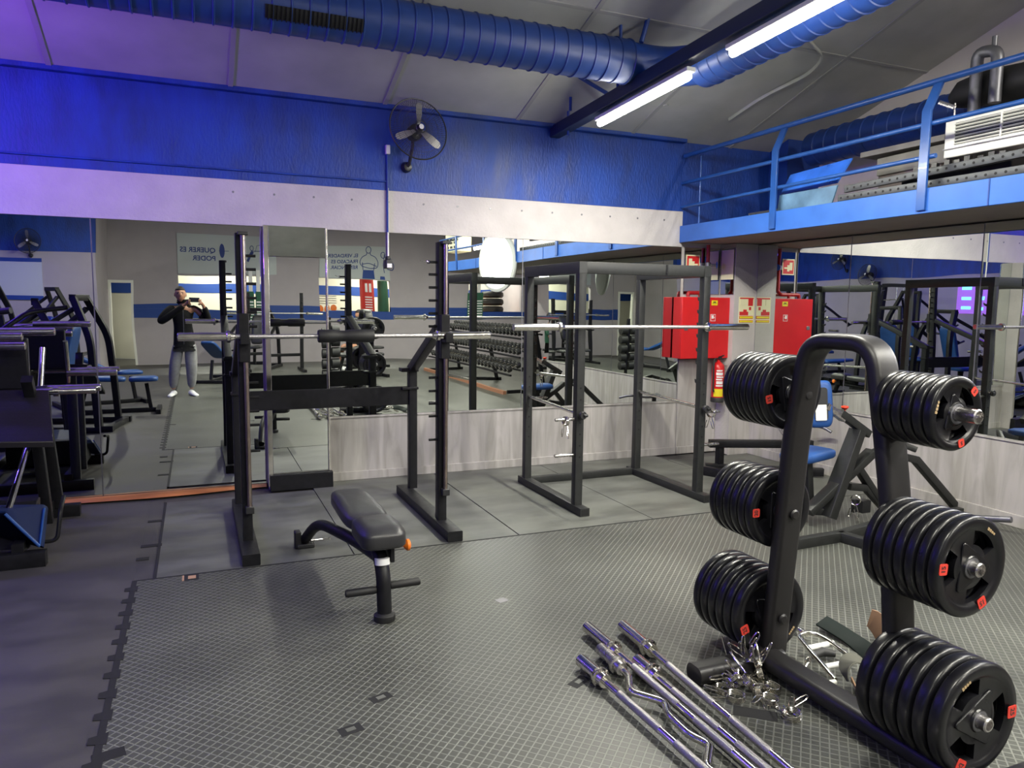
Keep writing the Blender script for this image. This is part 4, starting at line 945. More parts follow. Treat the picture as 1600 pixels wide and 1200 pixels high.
b.box(4.836, 4.862, CY0-.003, CY0-.0022, 1.41, 1.444); b.box(4.862, 4.874, CY0-.003, CY0-.0022, 1.418, 1.424); b.build('reel_sticker', ['sign_white', 'sign_red'], fc)
t = thing('fire_pipe', 'dark red water pipe rising above the red hose cabinet with a blue valve', 'pipe', (4.83, 6.3, 1.62), w=True)
b = MB(); b.tube(fillet([(4.60, 6.30, 1.63), (4.60, 6.30, 1.67), (4.86, 6.30, 1.67), (4.86, 6.34, 1.70), (4.86, 6.34, 2.16)], .04, 5), .019, 14); b.build('pipe', 'pipe_red', t)
b = MB(); b.lathe([(.022, 0), (.03, .004), (.03, .05), (.022, .055)], (4.86, 6.34, 1.93), (0, 0, 1), 14); b.pipe((4.86, 6.34, 1.955), (4.93, 6.29, 1.955), .011); b.build('valve', 'dull_steel', t)
b = MB(); b.lathe([(.01, 0), (.034, .003), (.034, .012), (.01, .018)], (4.925, 6.29, 1.955), (.8, -.6, 0), 8); b.build('valve_wheel', 'board_blue', t, label='blue valve wheel')
MB().tube([V((4.745, 6.30, 1.63)), V((4.745, 6.30, 1.665))], .016, 12).build('stub', 'pipe_red', t)
def sign(name, label, c, w, h, cells, rz=0.0, ax=None, cat='sign', m0='sign_cream', rim=.008):
    """flat sign facing -y (rz turns it); cells: (x0,x1,z0,z1,material index) in 0..1 of the panel"""
    t = thing(name, label, cat, c, rz)
    b = MB(); b.box(-w/2, w/2, 0, .003, -h/2, h/2); b.build('panel', m0, t)
    g = {}
    for (x0, x1, z0, z1, mm) in cells: g.setdefault(mm, []).append((x0, x1, z0, z1))
    for j, (mm, L) in enumerate(g.items()):
        b = MB()
        for (x0, x1, z0, z1) in L: b.box(-w/2+x0*w, -w/2+x1*w, -.0012*(j+1), 0, -h/2+z0*h, -h/2+z1*h)
        b.build('print', mm, t)
    return t
p = on_y(1081, 410, D-.006)
sign('fire_sign', 'square red hose reel sign above the left part of the red cabinet', (4.70, D-.008, 1.97), .17, .17, [(.07, .93, .07, .93, 'sign_red'), (.18, .42, .30, .78, 'sign_cream'), (.42, .60, .22, .62, 'sign_cream'), (.60, .85, .38, .48, 'sign_cream')])
sign('fire_sign', 'red extinguisher sign on the slim mirror at the side of the white pillar', (5.048, 6.26, 1.96), .19, .30, [(.07, .93, .28, .94, 'sign_red'), (.16, .36, .34, .80, 'sign_cream'), (.5, .62, .70, .88, 'sign_cream'), (.62, .80, .55, .78, 'sign_cream'), (.55, .88, .40, .50, 'sign_cream'), (.07, .93, .04, .08, 'sign_red'), (.07, .93, .20, .24, 'sign_red')], rz=PI/2)
sign('fire_sign', 'cream and red fire hose instruction sign on the white pillar', (5.22, 6.148, 1.50), .20, .27, [(.06, .94, .92, .97, 'sign_red'), (.08, .34, .68, .92, 'sign_cream'), (.60, .90, .66, .92, 'sign_red'), (.06, .62, .30, .44, 'sign_red'), (.30, .52, .44, .52, 'sign_red'), (.66, .80, .50, .62, 'sign_red'), (.06, .94, .17, .28, 'sign_red'), (.09, .91, .19, .26, 'sign_yellow'), (.06, .94, .03, .12, 'sign_red'), (.09, .91, .045, .105, 'sign_yellow')])
ex = thing('fire_extinguisher', 'red fire extinguisher hanging on the panelled wall below the red cabinet', 'extinguisher', (4.96, 6.23, .56))
b = MB(); b.lathe([(.045, 0), (.062, .01), (.064, .03), (.064, .34), (.055, .375), (.03, .40), (.018, .41), (.018, .43)], (0, 0, 0), (0, 0, 1), 24); b.build('cylinder', 'cabinet_red', ex)
b = MB(); b.lathe([(.064, -.012), (.068, -.008), (.068, .035), (.0645, .04)], (0, 0, 0), (0, 0, 1), 24); b.build('base_ring', 'black_rubber', ex)
b = MB(); b.obox((0, -.01, .445), (.035, .05, .03)); b.obox((-.01, -.05, .465), (.02, .09, .012), Matrix.Rotation(-.3, 3, 'X')); b.obox((-.01, -.05, .44), (.018, .08, .01)); b.build('valve_head', 'black_plastic', ex, bevel=.004)
b = MB(); b.tube(fillet([(-.02, -.01, .44), (-.07, -.02, .44), (-.085, -.03, .36), (-.078, -.03, .12), (-.07, -.03, .10)], .04, 5), .009, 10); b.build('hose', 'black_rubber', ex)
def arc_label(z0, z1, a0, a1, r=.0652):
    b = MB(); n = 8; vs = []; 
    for k in range(n+1):
        a = math.radians(a0+(a1-a0)*k/n); vs += [(r*math.cos(a), r*math.sin(a), z0), (r*math.cos(a), r*math.sin(a), z1), ((r-.002)*math.cos(a), (r-.002)*math.sin(a), z1), ((r-.002)*math.cos(a), (r-.002)*math.sin(a), z0)]
    fs = []
    for k in range(n):
        for j in range(4): fs.append((k*4+j, k*4+(j+1) % 4, k*4+4+(j+1) % 4, k*4+4+j))
    return b.add(vs, fs)
arc_label(.05, .13, 195, 285).build('yellow_label', 'sign_yellow', ex)
for k, (z0, z1) in enumerate(((.155, .17), (.18, .21), (.22, .235), (.245, .26), (.27, .30), (.31, .325))): arc_label(z0, z1, 215+3*(k % 2), 285-6*(k % 3)).build('text_line', 'sign_white', ex)

# ---------------------------------------------------------------- things on the mezzanine
t = thing('leaning_board', 'glossy blue board leaning inside the mezzanine railing', 'board', (4.68, 4.75, 2.5), w=True)
b = MB(); b.add([(4.62, 5.08, 2.49), (4.60, 4.45, 2.50), (4.72, 4.43, 2.69), (4.72, 5.08, 2.66)], [(0, 1, 2, 3)]); o = b.build('board', 'board_blue', t, smooth=False); o.modifiers.new('s', 'SOLIDIFY').thickness = .012
t = thing('leaning_board', 'faded blue and yellow board standing on the mezzanine edge below the lower rail', 'board', (4.6, 4.75, 2.33), w=True)
b = MB(); b.add([(4.575, 5.06, 2.335), (4.575, 4.47, 2.335), (4.585, 4.43, 2.475), (4.585, 5.05, 2.475)], [(0, 1, 2, 3)]); o = b.build('board', 'board_fade', t, smooth=False); o.modifiers.new('s', 'SOLIDIFY').thickness = .012
def perf(p0, p1, label, h=.05, rows=1):
    p0 = V(p0); p1 = V(p1); t = thing('perforated_steel_bar', label, 'steel bar', p0, w=True, group='perforated bars stored on the mezzanine')
    MB().beam(p0, p1, .03, h, (1, 0, 0), .003).build('bar', 'used_grey', t)
    b = MB(); n = int((p1-p0).length/.062)
    for k in range(n): q = p0.lerp(p1, (k+.5)/n); b.lathe([(.009, 0), (.009, .002)], q+V((-.0165, 0, 0)), (1, 0, 0), 8)
    b.build('holes', 'black_gap', t); return t
mat('used_grey', (.07, .075, .08), .5, .5, noise=.25, nscale=12)
perf((4.60, 4.42, 2.372), (4.60, 2.2, 2.372), 'long perforated steel bar lying lowest along the mezzanine edge')
perf((4.64, 4.40, 2.44), (4.66, 2.4, 2.50), 'perforated steel bar resting slanted on top of the lowest one')
perf((4.70, 5.55, 2.36), (4.70, 5.07, 2.36), 'short perforated steel bar at the far end of the mezzanine')
t = thing('storage_box', 'dark crate of black fittings on the mezzanine behind the perforated bars', 'crate', (4.85, 3.6, 2.3), w=True)
MB().box(4.75, 5.0, 3.2, 4.0, 2.30, 2.50).build('crate', 'black_paint', t, bevel=.01); b = MB()
for k in range(9): MB().box(4.76+.01*(k % 3), 4.79+.01*(k % 3), 3.25+k*.08, 3.29+k*.08, 2.50, 2.54+.01*(k % 2)).build('fitting', 'black_plastic', t)
def slab(name, a, c, x, h, w, m, lb, cat):
    a = on_x(a[0], a[1], x); c = on_x(c[0], c[1], x)
    if name in ('crate', 'carton'): a.z = c.z = 2.30+h/2
    tag(MB().sweep([(-w/2, -h/2), (w/2, -h/2), (w/2, h/2), (-w/2, h/2)], [a+V((w/2, 0, 0)), c+V((w/2, 0, 0))], side=(1, 0, 0)).build(name, m, bevel=.004), lb, cat)
slab('slab', (1370, 262), (1480, 238), 5.25, .14, .30, 'wood_grey', 'grey stone coloured slab lying under the plank on the mezzanine', 'slab')
slab('plank', (1344, 243), (1476, 214), 5.22, .045, .34, 'wood_grey', 'long grey plank on the mezzanine under the blue duct', 'plank')
slab('crate', (1315, 296), (1402, 275), 5.0, .12, .3, 'wood_grey', 'low grey crate resting behind the perforated bars', 'crate')
slab('carton', (1168, 318), (1206, 312), 5.0, .10, .3, 'sign_cream', 'cream carton at the far end of the mezzanine', 'box')
slab('support_block', (1372, 290), (1470, 265), 5.28, .20, .22, 'soffit', 'concrete block under the slab on the mezzanine', 'block')
duct('air_duct', (5.62, 5.75, 3.07), (5.62, .8, 3.12), .16, 'blue ribbed air duct lying along the white gable wall behind the mezzanine rail', ribs=.14)
t = thing('air_conditioner', 'white air conditioning unit with slatted grille hanging behind the mezzanine railing', 'air conditioner', (4.9, 3.0, 2.55), w=True)
AY0, AY1, AX, AZ0, AZ1 = 2.1, 3.70, 4.78, 2.562, 2.825
MB().box(AX, AX+.55, AY0, AY1, AZ0, AZ1).build('casing', 'white_enamel', t, bevel=.008)
b = MB()
for k in range(7):
    z = AZ0+.085+k*.0215; b.obox((AX-.006, (AY0+AY1)/2, z), (.012, AY1-AY0-.16, .007), Matrix.Rotation(.5, 3, 'Y'))
b.obox((AX-.006, 3.30, AZ0+.15), (.012, .012, .145)); b.build('grille_slats', 'white_enamel', t)
MB().box(AX-.002, AX, AY0+.08, AY1-.08, AZ0+.078, AZ0+.225).build('grille_opening', 'grille_dark', t)
MB().box(AX-.012, AX+.002, AY0, AY1, AZ0+.055, AZ0+.061).build('seam', 'dull_steel', t)
t = thing('hanger_clamp', 'small steel hanger clamp at the far end of the air conditioner', 'bracket', (4.9, 3.6, 2.8), w=True)
a_ = on_x(1468, 160, 4.95); c_ = on_x(1492, 168, 4.95)
b = MB(); b.beam(a_, c_, .03, .02, (0, 0, 1)); b.pipe((4.95, c_.y, AZ1-.01), (4.95, c_.y, c_.z+.03), .006); b.build('clamp', 'used_steel', t)
g0 = on_x(1528, 172, 5.12); g1 = on_x(1528, 82, 5.12); g2 = on_x(1560, 78, 5.12)
t = thing('grey_pipe', 'grey lagged pipe bent over behind the railing above the air conditioner', 'pipe', (5.12, g0.y, 2.9), w=True)
MB().tube(fillet([(5.12, g1.y, AZ1), (5.12, g1.y, g1.z), (5.12, g2.y, g2.z), (5.12, g2.y, g2.z-.35)], .06, 5), .040, 14).build('pipe', 'dull_steel', t); MB().pipe((5.12, g2.y+.03, g2.z), (5.12, g2.y+.03, g2.z+.10), .018).build('vent', 'dull_steel', t)
t = thing('black_duct', 'large black insulated duct at the right end behind the railing', 'duct', (5.36, 3.0, 3.1), w=True)
MB().tube([on_x(1490, 158, 5.30), on_x(1506, 148, 5.30), on_x(1540, 138, 5.30), on_x(1600, 128, 5.30), on_x(1600, 128, 5.30)+V((0, -1.8, .02))], .13, 20, scale=[.45, .8, .95, 1, 1]).build('duct', 'black_rubber', t)

# second air conditioner and clutter further along the mezzanine, seen in the mirrors
t = thing('air_conditioner', 'boxed white ventilation panel on the railing seen in the back mirror', 'air conditioner', (4.7, -1.1, 2.52), w=True)
MB().box(4.60, 4.85, -1.5, -.75, 2.52, 2.86).build('casing', 'sign_cream', t, bevel=.01); b = MB()
for k in range(3):
    for j in range(3): b.box(4.592, 4.60, -1.42+k*.22, -1.29+k*.22, 2.58+j*.08, 2.62+j*.08)
b.build('slots', 'grille_dark', t)
t = thing('cable_coil', 'coil of black cable on the mezzanine edge seen in the back mirror', 'cable', (4.7, .6, 2.35), w=True)
b = MB()
for k in range(4): b.tube([V((4.72+.02*k, .7+.16*math.cos(a*PI/10), 2.42+.03*k+.05*math.sin(a*PI/10))) for a in range(20)], .014, 8, closed=True)
b.build('coil', 'black_rubber', t)

# ---------------------------------------------------------------- round hanging lamps
def drum(c, n_, rx, label, m, cat='lamp'):
    t = thing('round_lamp', label, cat, c); n_ = V(n_).normalized()
    b = MB(); b.lathe([(.001, .05), (rx*.5, .045), (rx*.85, .02), (rx*.93, 0)], (0, 0, 0), n_, 40); b.build('diffuser', m, t)
    b = MB(); b.lathe([(rx*.93, .01), (rx, 0), (rx*1.02, -.02), (rx*.98, -.05), (rx*.7, -.08), (rx*.3, -.095), (.001, -.10)], (0, 0, 0), n_, 40, close=False); b.build('shell', 'lamp_shell', t)
    b = MB(); b.pipe((0, 0, rx*.5), (0, 0, ceil_z(c[1])-c[2]), .008); b.build('hanger', 'black_plastic', t); return t
LN = V((-1, .30, -.03)).normalized()
lm = drum((4.36, 1.80, 2.19), LN, .47, 'bright round white lamp hanging by the mezzanine edge seen in the back mirror', 'lamp_white')
la = area('lamp', tuple(LN*.07), (0, 0, 0), .6, .6, (1, .99, .97), 14, lm); la.data.shape = 'DISK'
la.rotation_euler = LN.to_track_quat('-Z', 'Y').to_euler()

# ---------------------------------------------------------------- leg press at the left, standing before the mirror
lp = thing('leg_press', 'black leg press with checker plate platform and blue seat at the left edge', 'machine', (-1.3, 5.4, 0), w=True)
PX = -.86
beam(lp, 'foot_beam', [V((-2.6, 4.90, .04)), V((-.84, 4.90, .04))], .09, .08, (0, 0, 1), m='black_paint')
beam(lp, 'foot_beam', [V((-2.6, 5.98, .04)), V((-.80, 5.98, .04))], .09, .07, (0, 0, 1), m='black_paint')
beam(lp, 'side_rail', [V((-.98, 4.9, .10)), V((-.98, 6.0, .10))], .06, .07, (1, 0, 0), m='black_paint')
beam(lp, 'side_rail', [V((-1.62, 4.9, .10)), V((-1.62, 6.0, .10))], .06, .07, (1, 0, 0), m='black_paint')
for X in (-.93, -1.72):
    beam(lp, 'post', [V((X, 5.55, .08)), V((X-.02, 5.35, .92)), V((X-.02, 5.25, 1.05))], .06, .06, (1, 0, 0), m='black_paint')
    beam(lp, 'post', [V((X, 5.95, .08)), V((X-.03, 5.72, .95))], .07, .05, (1, 0, 0), m='black_paint')
q = [on_y(-260, 694, 5.02), on_y(84, 690, 5.02), on_y(76, 609, 5.36), on_y(-260, 612, 5.36)]
b = MB(); vs = q+[v-V((0, 0, .035)) for v in q]; b.add(vs, [(0, 1, 2, 3), (7, 6, 5, 4), (0, 4, 5, 1), (1, 5, 6, 2), (2, 6, 7, 3), (3, 7, 4, 0)]); b.build('checker_platform', 'checker_metal', lp, bevel=.004)
b = MB(); b.pipe((-1.05, 5.05, .28), (-.99, 5.5, .66), .018); b.build('guide_rod', 'chrome', lp)
b = MB(); b.pipe((-.98, 5.66, .62), (-.965, 5.90, 1.20), .018); b.build('guide_rod', 'chrome', lp)
for (x0, x1, y, z) in ((-1.45, -.98, 5.35, 1.30), (-1.25, -.83, 5.5, 1.325), (-.98, -.62, 5.8, .93), (-1.42, -.98, 5.42, 1.24)):
    b = MB(); b.lathe([(.018, 0), (.0255, .003), (.0255, x1-x0), (.02, x1-x0+.004)], (x0, y, z), (1, 0, 0), 18); b.build('weight_horn', 'chrome', lp)
b = MB(); b.pipe((-1.35, 5.55, .93), (-.62, 5.55, .94), .022); b.lathe([(.022, 0), (.034, 0), (.034, .03), (.022, .03)], (-.86, 5.55, .938), (1, 0, 0), 16); b.build('weight_horn', 'chrome', lp)
q = [on_y(-160, 792, 5.22), on_y(70, 788, 5.22), on_y(63, 853, 4.90), on_y(6, 801, 4.93), on_y(-160, 803, 4.93)]
dn = V((.2, .45, -.35)).normalized()*.05
b = MB(); b.add(q+[v+dn for v in q], [(0, 1, 2, 3, 4), (9, 8, 7, 6, 5), (0, 5, 6, 1), (1, 6, 7, 2), (2, 7, 8, 3), (3, 8, 9, 4), (4, 9, 5, 0)]); b.build('seat', 'navy_leather', lp, bevel=.012)
b = MB(); b.tube([on_y(8, 803, 4.915), on_y(30, 824, 4.905), on_y(61, 853, 4.885), on_y(69, 795, 5.18)], .009, 8); b.build('seat_piping', 'blue_leather', lp, label='bright blue seat edge')
b = MB(); b.prism([(4.95, .09), (5.32, .09), (5.34, .30), (5.24, .30), (5.02, .12)], .60, M=Matrix(((0, 0, 1), (1, 0, 0), (0, 1, 0))), o=(-1.53, 0, 0)); b.build('seat_shell', 'black_paint', lp, bevel=.006)
b = MB(); b.tube(fillet([(-.90, 5.02, .10), (-.80, 5.02, .10), (-.78, 5.05, .28), (-.79, 5.25, .31)], .04, 5), .012, 10); b.build('side_handle', 'black_paint', lp)
b = MB(); b.box(-1.9, -1.0, 5.6, 5.66, .95, 1.28); b.box(-1.95, -1.25, 5.4, 5.72, .45, .95); b.build('sled_frame', 'black_paint', lp, bevel=.01)
b = MB(); b.tube(fillet([(-1.7, 5.9, .1), (-1.55, 5.6, 1.2), (-1.3, 5.4, 1.42), (-1.02, 5.3, 1.46)], .08, 5), .02, 10); b.build('grab_arm', 'black_paint', lp)

# ---------------------------------------------------------------- machines along the left aisle (mostly seen in the mirrors)
def bench_machine(loc, rz, label, blue=True, h=.43, tilt=.0):
    t = thing('incline_bench', label, 'bench', loc, rz)
    b = MB(); b.beam((0, -.55, .03), (0, .55, .03), .06, .06); b.build('base_rail', 'black_paint', t)
    b = MB(); b.beam((-.28, .55, .03), (.28, .55, .03), .06, .06, (0, 0, 1)); b.build('crossfoot', 'black_paint', t)
    b = MB(); b.beam((-.28, -.55, .03), (.28, -.55, .03), .06, .06, (0, 0, 1)); b.build('crossfoot', 'black_paint', t)
    b = MB(); b.beam((0, -.45, .06), (0, -.40, h-.03), .05, .05); b.build('post', 'black_paint', t)
    b = MB(); b.beam((0, .40, .06), (0, .30, h), .05, .05); b.build('post', 'black_paint', t)
    m = 'blue_leather' if blue else 'black_leather'
    pad(MB(), -.14, .14, -.55, -.18, h, h+.06).build('seat', m, t, angle=60)
    b = pad(MB(), -.14, .14, 0, .80, 0, .06); R3 = Matrix.Rotation(tilt, 3, 'X'); b.v = [tuple(V((0, -.14, h))+R3 @ V(q)) for q in b.v]; b.build('backrest', m, t, angle=60)
    return t
bench_machine((-1.30, .45, 0), math.radians(70), 'blue incline bench on the left aisle seen in the mirror beside the door', tilt=.5)
bench_machine((-1.05, 1.45, 0), math.radians(90), 'flat blue bench in the left aisle seen in the mirror', tilt=.03)
bench_machine((-3.0, 3.4, 0), math.radians(20), 'blue incline bench deep in the left aisle seen in the right mirror', tilt=.7)
bench_machine((.35, -2.6, 0), math.radians(20), 'blue incline bench behind the photographer seen in the left mirror', tilt=.45)
bench_machine((3.0, -2.4, 0), math.radians(80), 'black flat bench behind the camera seen above the rack crossbar in the mirror', blue=False, tilt=.05)
def press_machine(loc, rz, label, h=1.75, blue=True, plates=True):
    t = thing('press_machine', label, 'machine', loc, rz)
    for s in (-1, 1):
        MB().beam((s*.38, -.6, .035), (s*.38, .6, .035), .07, .07).build('base_rail', 'black_paint', t)
        b = MB(); b.sweep(rrect(.07, .07, .005), fillet([(s*.38, .45, .07), (s*.36, .40, h*.7), (s*.22, .20, h)], .15, 5), side=(1, 0, 0)); b.build('upright', 'black_paint', t)
        b = MB(); b.sweep(rrect(.05, .05, .005), fillet([(s*.22, .2, h*.92), (s*.45, -.2, h*.72), (s*.45, -.55, h*.62)], .1, 5), side=(0, 0, 1)); b.build('press_arm', 'black_paint', t)
        MB().pipe((s*.45, -.50, h*.60), (s*.45, -.66, h*.64), .018).build('grip', 'foam', t)
        b = MB(); b.lathe([(.02, 0), (.0255, .003), (.0255, .30), (.02, .305)], (s*.40, .05, h*.55), (s, 0, 0), 16); b.build('weight_horn', 'chrome', t)
    MB().beam((-.24, .20, h), (.24, .20, h), .07, .07, (0, 0, 1)).build('top_beam', 'black_paint', t)
    MB().beam((-.38, .55, .035), (.38, .55, .035), .07, .07, (0, 0, 1)).build('crossfoot', 'black_paint', t)
    m = 'blue_leather' if blue else 'black_leather'
    pad(MB(), -.18, .18, -.42, -.05, .45, .52).build('seat', m, t, angle=60)
    b = pad(MB(), -.16, .16, 0, .70, 0, .07); R3 = Matrix.Rotation(1.35, 3, 'X'); b.v = [tuple(V((0, .02, .54))+R3 @ V(q)) for q in b.v]; b.build('backrest', m, t, angle=60)
    MB().beam((0, -.2, .06), (0, -.2, .46), .06, .06).build('seat_post', 'black_paint', t)
    return t
press_machine((-1.75, 3.6, 0), math.radians(-100), 'tall black press machine next to the leg press with blue seat', h=1.50)
press_machine((-1.45, 2.6, 0), math.radians(-80), 'black press machine with angled arm seen in the mirror left of the door', h=1.55)
press_machine((-3.1, -.9, 0), math.radians(-90), 'black press machine opposite the fans seen in the right mirror', h=1.85)
press_machine((-3.3, 1.6, 0), math.radians(-90), 'black press machine by the left wall seen in the right mirror', h=1.9)
press_machine((-2.6, -3.3, 0), math.radians(-120), 'black press machine before the violet front wall', h=1.7)
press_machine((1.3, -5.6, 0), math.radians(200), 'black leg curl machine before the far wall seen between the rack posts', h=1.35, blue=False)
def cable_tower(loc, rz, label):
    t = thing('cable_tower', label, 'machine', loc, rz)
    MB().box(-.45, .45, -.12, .12, 0, .08).build('base', 'black_paint', t, bevel=.005)
    for s in (-1, 1): MB().box(s*.42-.035, s*.42+.035, -.05, .05, .08, 2.05).build('upright', 'black_paint', t, bevel=.004)
    MB().box(-.46, .46, -.06, .06, 2.05, 2.13).build('top_beam', 'black_paint', t, bevel=.004)
    b = MB()
    for k in range(14): b.box(-.16, .16, -.05, .05, .10+k*.055, .148+k*.055)
    b.build('weight_stack', 'dull_steel', t)
    b = MB(); b.pipe((-.1, 0, .1), (-.1, 0, 2.05), .01); b.pipe((.1, 0, .1), (.1, 0, 2.05), .01); b.build('guide_rods', 'chrome', t)
    b = MB(); b.pipe((-.30, -.1, 1.75), (.30, -.1, 1.75), .014); b.pipe((0, -.1, 1.75), (0, -.02, 2.05), .003); b.build('pull_bar', 'chrome', t)
    return t
cable_tower((-4.3, .3, 0), PI/2, 'tall black cable tower by the left wall seen in the right mirror')
cable_tower((-3.9, -3.2, 0), PI/2, 'tall black cable tower near the violet front wall')
cable_tower((6.9, -.2, 0), -PI/2, 'black cable tower in the side room beyond the end of the right wall')

# ---------------------------------------------------------------- dumbbell rack and dumbbells
db = thing('dumbbell_rack', 'long three tier dumbbell rack seen in the back mirror between the cage posts', 'dumbbell rack', (5.2, -1.6, 0), w=True)
for y in (1.0, -1.3, -3.6):
    b = MB(); b.sweep(rrect(.06, .06, .005), [(5.62, y, .0), (5.42, y, 1.05)], side=(0, 1, 0)); b.build('support', 'black_paint', db)
    b = MB(); b.beam((4.9, y, .03), (5.7, y, .03), .06, .06, (0, 0, 1)); b.build('foot', 'black_paint', db)
tiers = ((5.02, .36), (5.20, .66), (5.38, .96))
for x, z in tiers:
    for dx, dz in ((-.11, -.03), (.11, .05)):
        MB().beam((x+dx, 1.1, z+dz), (x+dx, -3.7, z+dz), .04, .03).build('shelf_rail', 'black_paint', db)
MB().box(4.78, 4.84, -3.7, 1.1, .0, .06).build('kick_board', 'terracotta', db)
def dumbbell(label, loc, grp):
    t = thing('dumbbell', label, 'dumbbell', loc, 0, grp)
    for s in (-1, 1):
        b = MB(); b.lathe([(.02, 0), (.052, .004), (.06, .015), (.06, .065), (.052, .078), (.02, .08)], (s*.055, 0, 0), (s, 0, 0), 8); b.build('head', 'black_rubber', t, smooth=False)
    b = MB(); b.lathe([(.016, -.056), (.014, -.03), (.017, 0), (.014, .03), (.016, .056)], (0, 0, 0), (1, 0, 0), 12); b.build('handle', 'chrome', t)
    for s in (-1, 1):
        b = MB(); b.lathe([(.025, 0), (.025, .002)], (s*.1355, 0, 0), (s, 0, 0), 12); b.build('end_cap', 'used_steel', t)
    return t
first = None
for ti, (x, z) in enumerate(tiers):
    nm = ('bottom', 'middle', 'top')[ti]; lb = 'black dumbbell with chrome handle on the %s tier of the dumbbell rack' % nm; g = 'dumbbells on the %s tier' % nm
    for k in range(26):
        loc = (x, .98-k*.178, z+.105)
        o = dumbbell(lb, loc, g) if first is None else dup(first, loc, None, lb, g)
        if first is None: first = o
        o.rotation_euler = (0, -.35, random.uniform(-.05, .05))
# upright pair of plate trees/dumbbell towers by the far wall
dt = thing('plate_tower', 'small black tower of round weights seen in the mirror under the cage barbell', 'rack', (6.0, 1.0, 0))
dt.location = (2.2, -.9, 0)
b = MB(); b.beam((0, 0, 0), (0, 0, 1.25), .06, .06); b.build('post', 'black_paint', dt); MB().lathe([(.02, 0), (.35, .01), (.35, .03), (.05, .06)], (0, 0, 0), (0, 0, 1), 24).build('base', 'black_paint', dt)
for k in range(5):
    for s in (-1, 1): MB().lathe([(.02, 0), (.09, .005), (.09, .14), (.02, .15)], (s*.04, 0, .25+k*.19), (s, 0, 0), 14).build('weight', 'black_rubber', dt)

# ---------------------------------------------------------------- posters, bags and other things on the far side
def poster(c, w, h, label, lines, size, rz=0.0, tx=0.0, extra=None, band=False, tz=0.0):
    # front faces +y
    t = thing('wall_poster', label, 'poster', c, rz)
    MB().box(-w/2, w/2, -.012, 0, -h/2, h/2).build('panel', 'poster', t)
    if band:
        b = MB(); b.box(-w/2, w/2, 0, .002, h/2-.08, h/2); b.box(-w/2, w/2, 0, .002, -h/2, -h/2+.08); b.build('border', 'blue_stripe', t)
    b = MB()
    for i, s in enumerate(lines):
        me = text_mesh(s, size, size*.02, .001, 'LEFT'); M = Matrix.Translation((tx, .003, tz+(len(lines)-1)*size*.6-i*size*1.2)) @ Matrix.Rotation(PI, 4, 'Z') @ Matrix.Rotation(PI/2, 4, 'X'); b.merge(me, M); bpy.data.meshes.remove(me)
    b.build('lettering', 'poster_blue', t, smooth=False)
    if extra: extra(t)
    return t
def lifter(t):
    b = MB(); b.lathe([(.02, 0), (.17, .001), (.17, .003), (.02, .004)], (0, .002, 0), (0, 1, 0), 20)
    b.v = [(x*.34-.13, y, z+.10) for x, y, z in b.v]; b.sweep(circ(.005, 6), [V((-.2, .003, .10)), V((.02, .003, .10))]); b.build('barbell_drawing', 'poster_blue', t)
    b = MB(); b.tube([V(q) for q in ((.60, .003, .10), (.52, .003, .0), (.46, .003, -.14))], .03, 6)
    b.tube([V(q) for q in ((.5, .003, .02), (.56, .003, .12), (.90, .003, .12))], .008, 6); b.tube([V((.57+.045*math.cos(k*PI/8), .003, .19+.055*math.sin(k*PI/8))) for k in range(16)], .007, 5, closed=True); b.tube([V(q) for q in ((.66, .003, .1), (.7, .003, .25), (.9, .003, .3))], .005, 5); b.build('lifter_drawing', 'poster_blue', t)
poster((.76, YB+.02, 2.66), 2.25, .95, 'pale poster with blue lettering and lifter drawing, above the opening left in the mirror', ['QUERER ES', 'PODER'], .16, tx=-.27, extra=lifter)
def couple(t):
    def loop(P, r=.009): b.tube(fillet([V((x+.60, .003, z)) for x, z in P], .06, 4), r, 6)
    def loop2(P): loop([(x*-1-.31, z) for x, z in P])
    b = MB()
    b.tube([V((.38+.07*math.cos(k*PI/8), .003, .33+.09*math.sin(k*PI/8))) for k in range(16)], .009, 6, closed=True)
    loop([(-.17, .25), (-.17, .20), (-.02, .14), (.05, .0), (.02, -.14), (-.18, -.16), (-.40, -.10), (-.46, 0), (-.40, .14), (-.27, .20), (-.27, .25)]); loop([(-.05, -.02), (-.08, -.2)]); loop([(-.38, .0), (-.36, -.2)]); loop([(-.4, -.05), (-.2, -.02), (.0, -.1)])
    b.tube([V((.78+.06*math.cos(k*PI/8), .003, .20+.08*math.sin(k*PI/8))) for k in range(16)], .009, 6, closed=True); loop2([(-.53, .22), (-.51, .05), (-.49, -.05), (-.52, -.25)]); loop2([(-.66, .2), (-.72, .05), (-.80, -.05), (-.76, -.18), (-.60, -.15)]); loop2([(-.56, .1), (-.62, .02), (-.72, .02)])
    b.build('figure_outline', 'poster_blue', t)
    b = MB(); b.prism([(.22, -.42), (.54, -.42), (.52, -.20), (.24, -.20)], .003, M=Matrix(((1, 0, 0), (0, 0, -1), (0, 1, 0))), o=(0, .004, 0)); b.prism([(.68, -.42), (.82, -.42), (.81, -.34), (.69, -.34)], .003, M=Matrix(((1, 0, 0), (0, 0, -1), (0, 1, 0))), o=(0, .004, 0)); b.build('figure_shorts', 'blue_stripe', t)
poster((3.92, YB+.02, 2.58), 1.92, .86, 'pale poster with blue lettering and a couple drawn beside it, above the right opening', ['EL VERDADERO', 'FRACASO ES', 'RENUNCIAR.'], .13, tx=.10, extra=couple, tz=.02)
poster((-3.6, YA+.02, 1.92), 1.6, .84, 'lilac poster with blue borders on the violet front wall', ['M'], .2, tx=-.62, band=True)
t = thing('punching_bag', 'red punching bag with white stripes hanging in the next room', 'punching bag', (4.35, -7.7, 1.2))
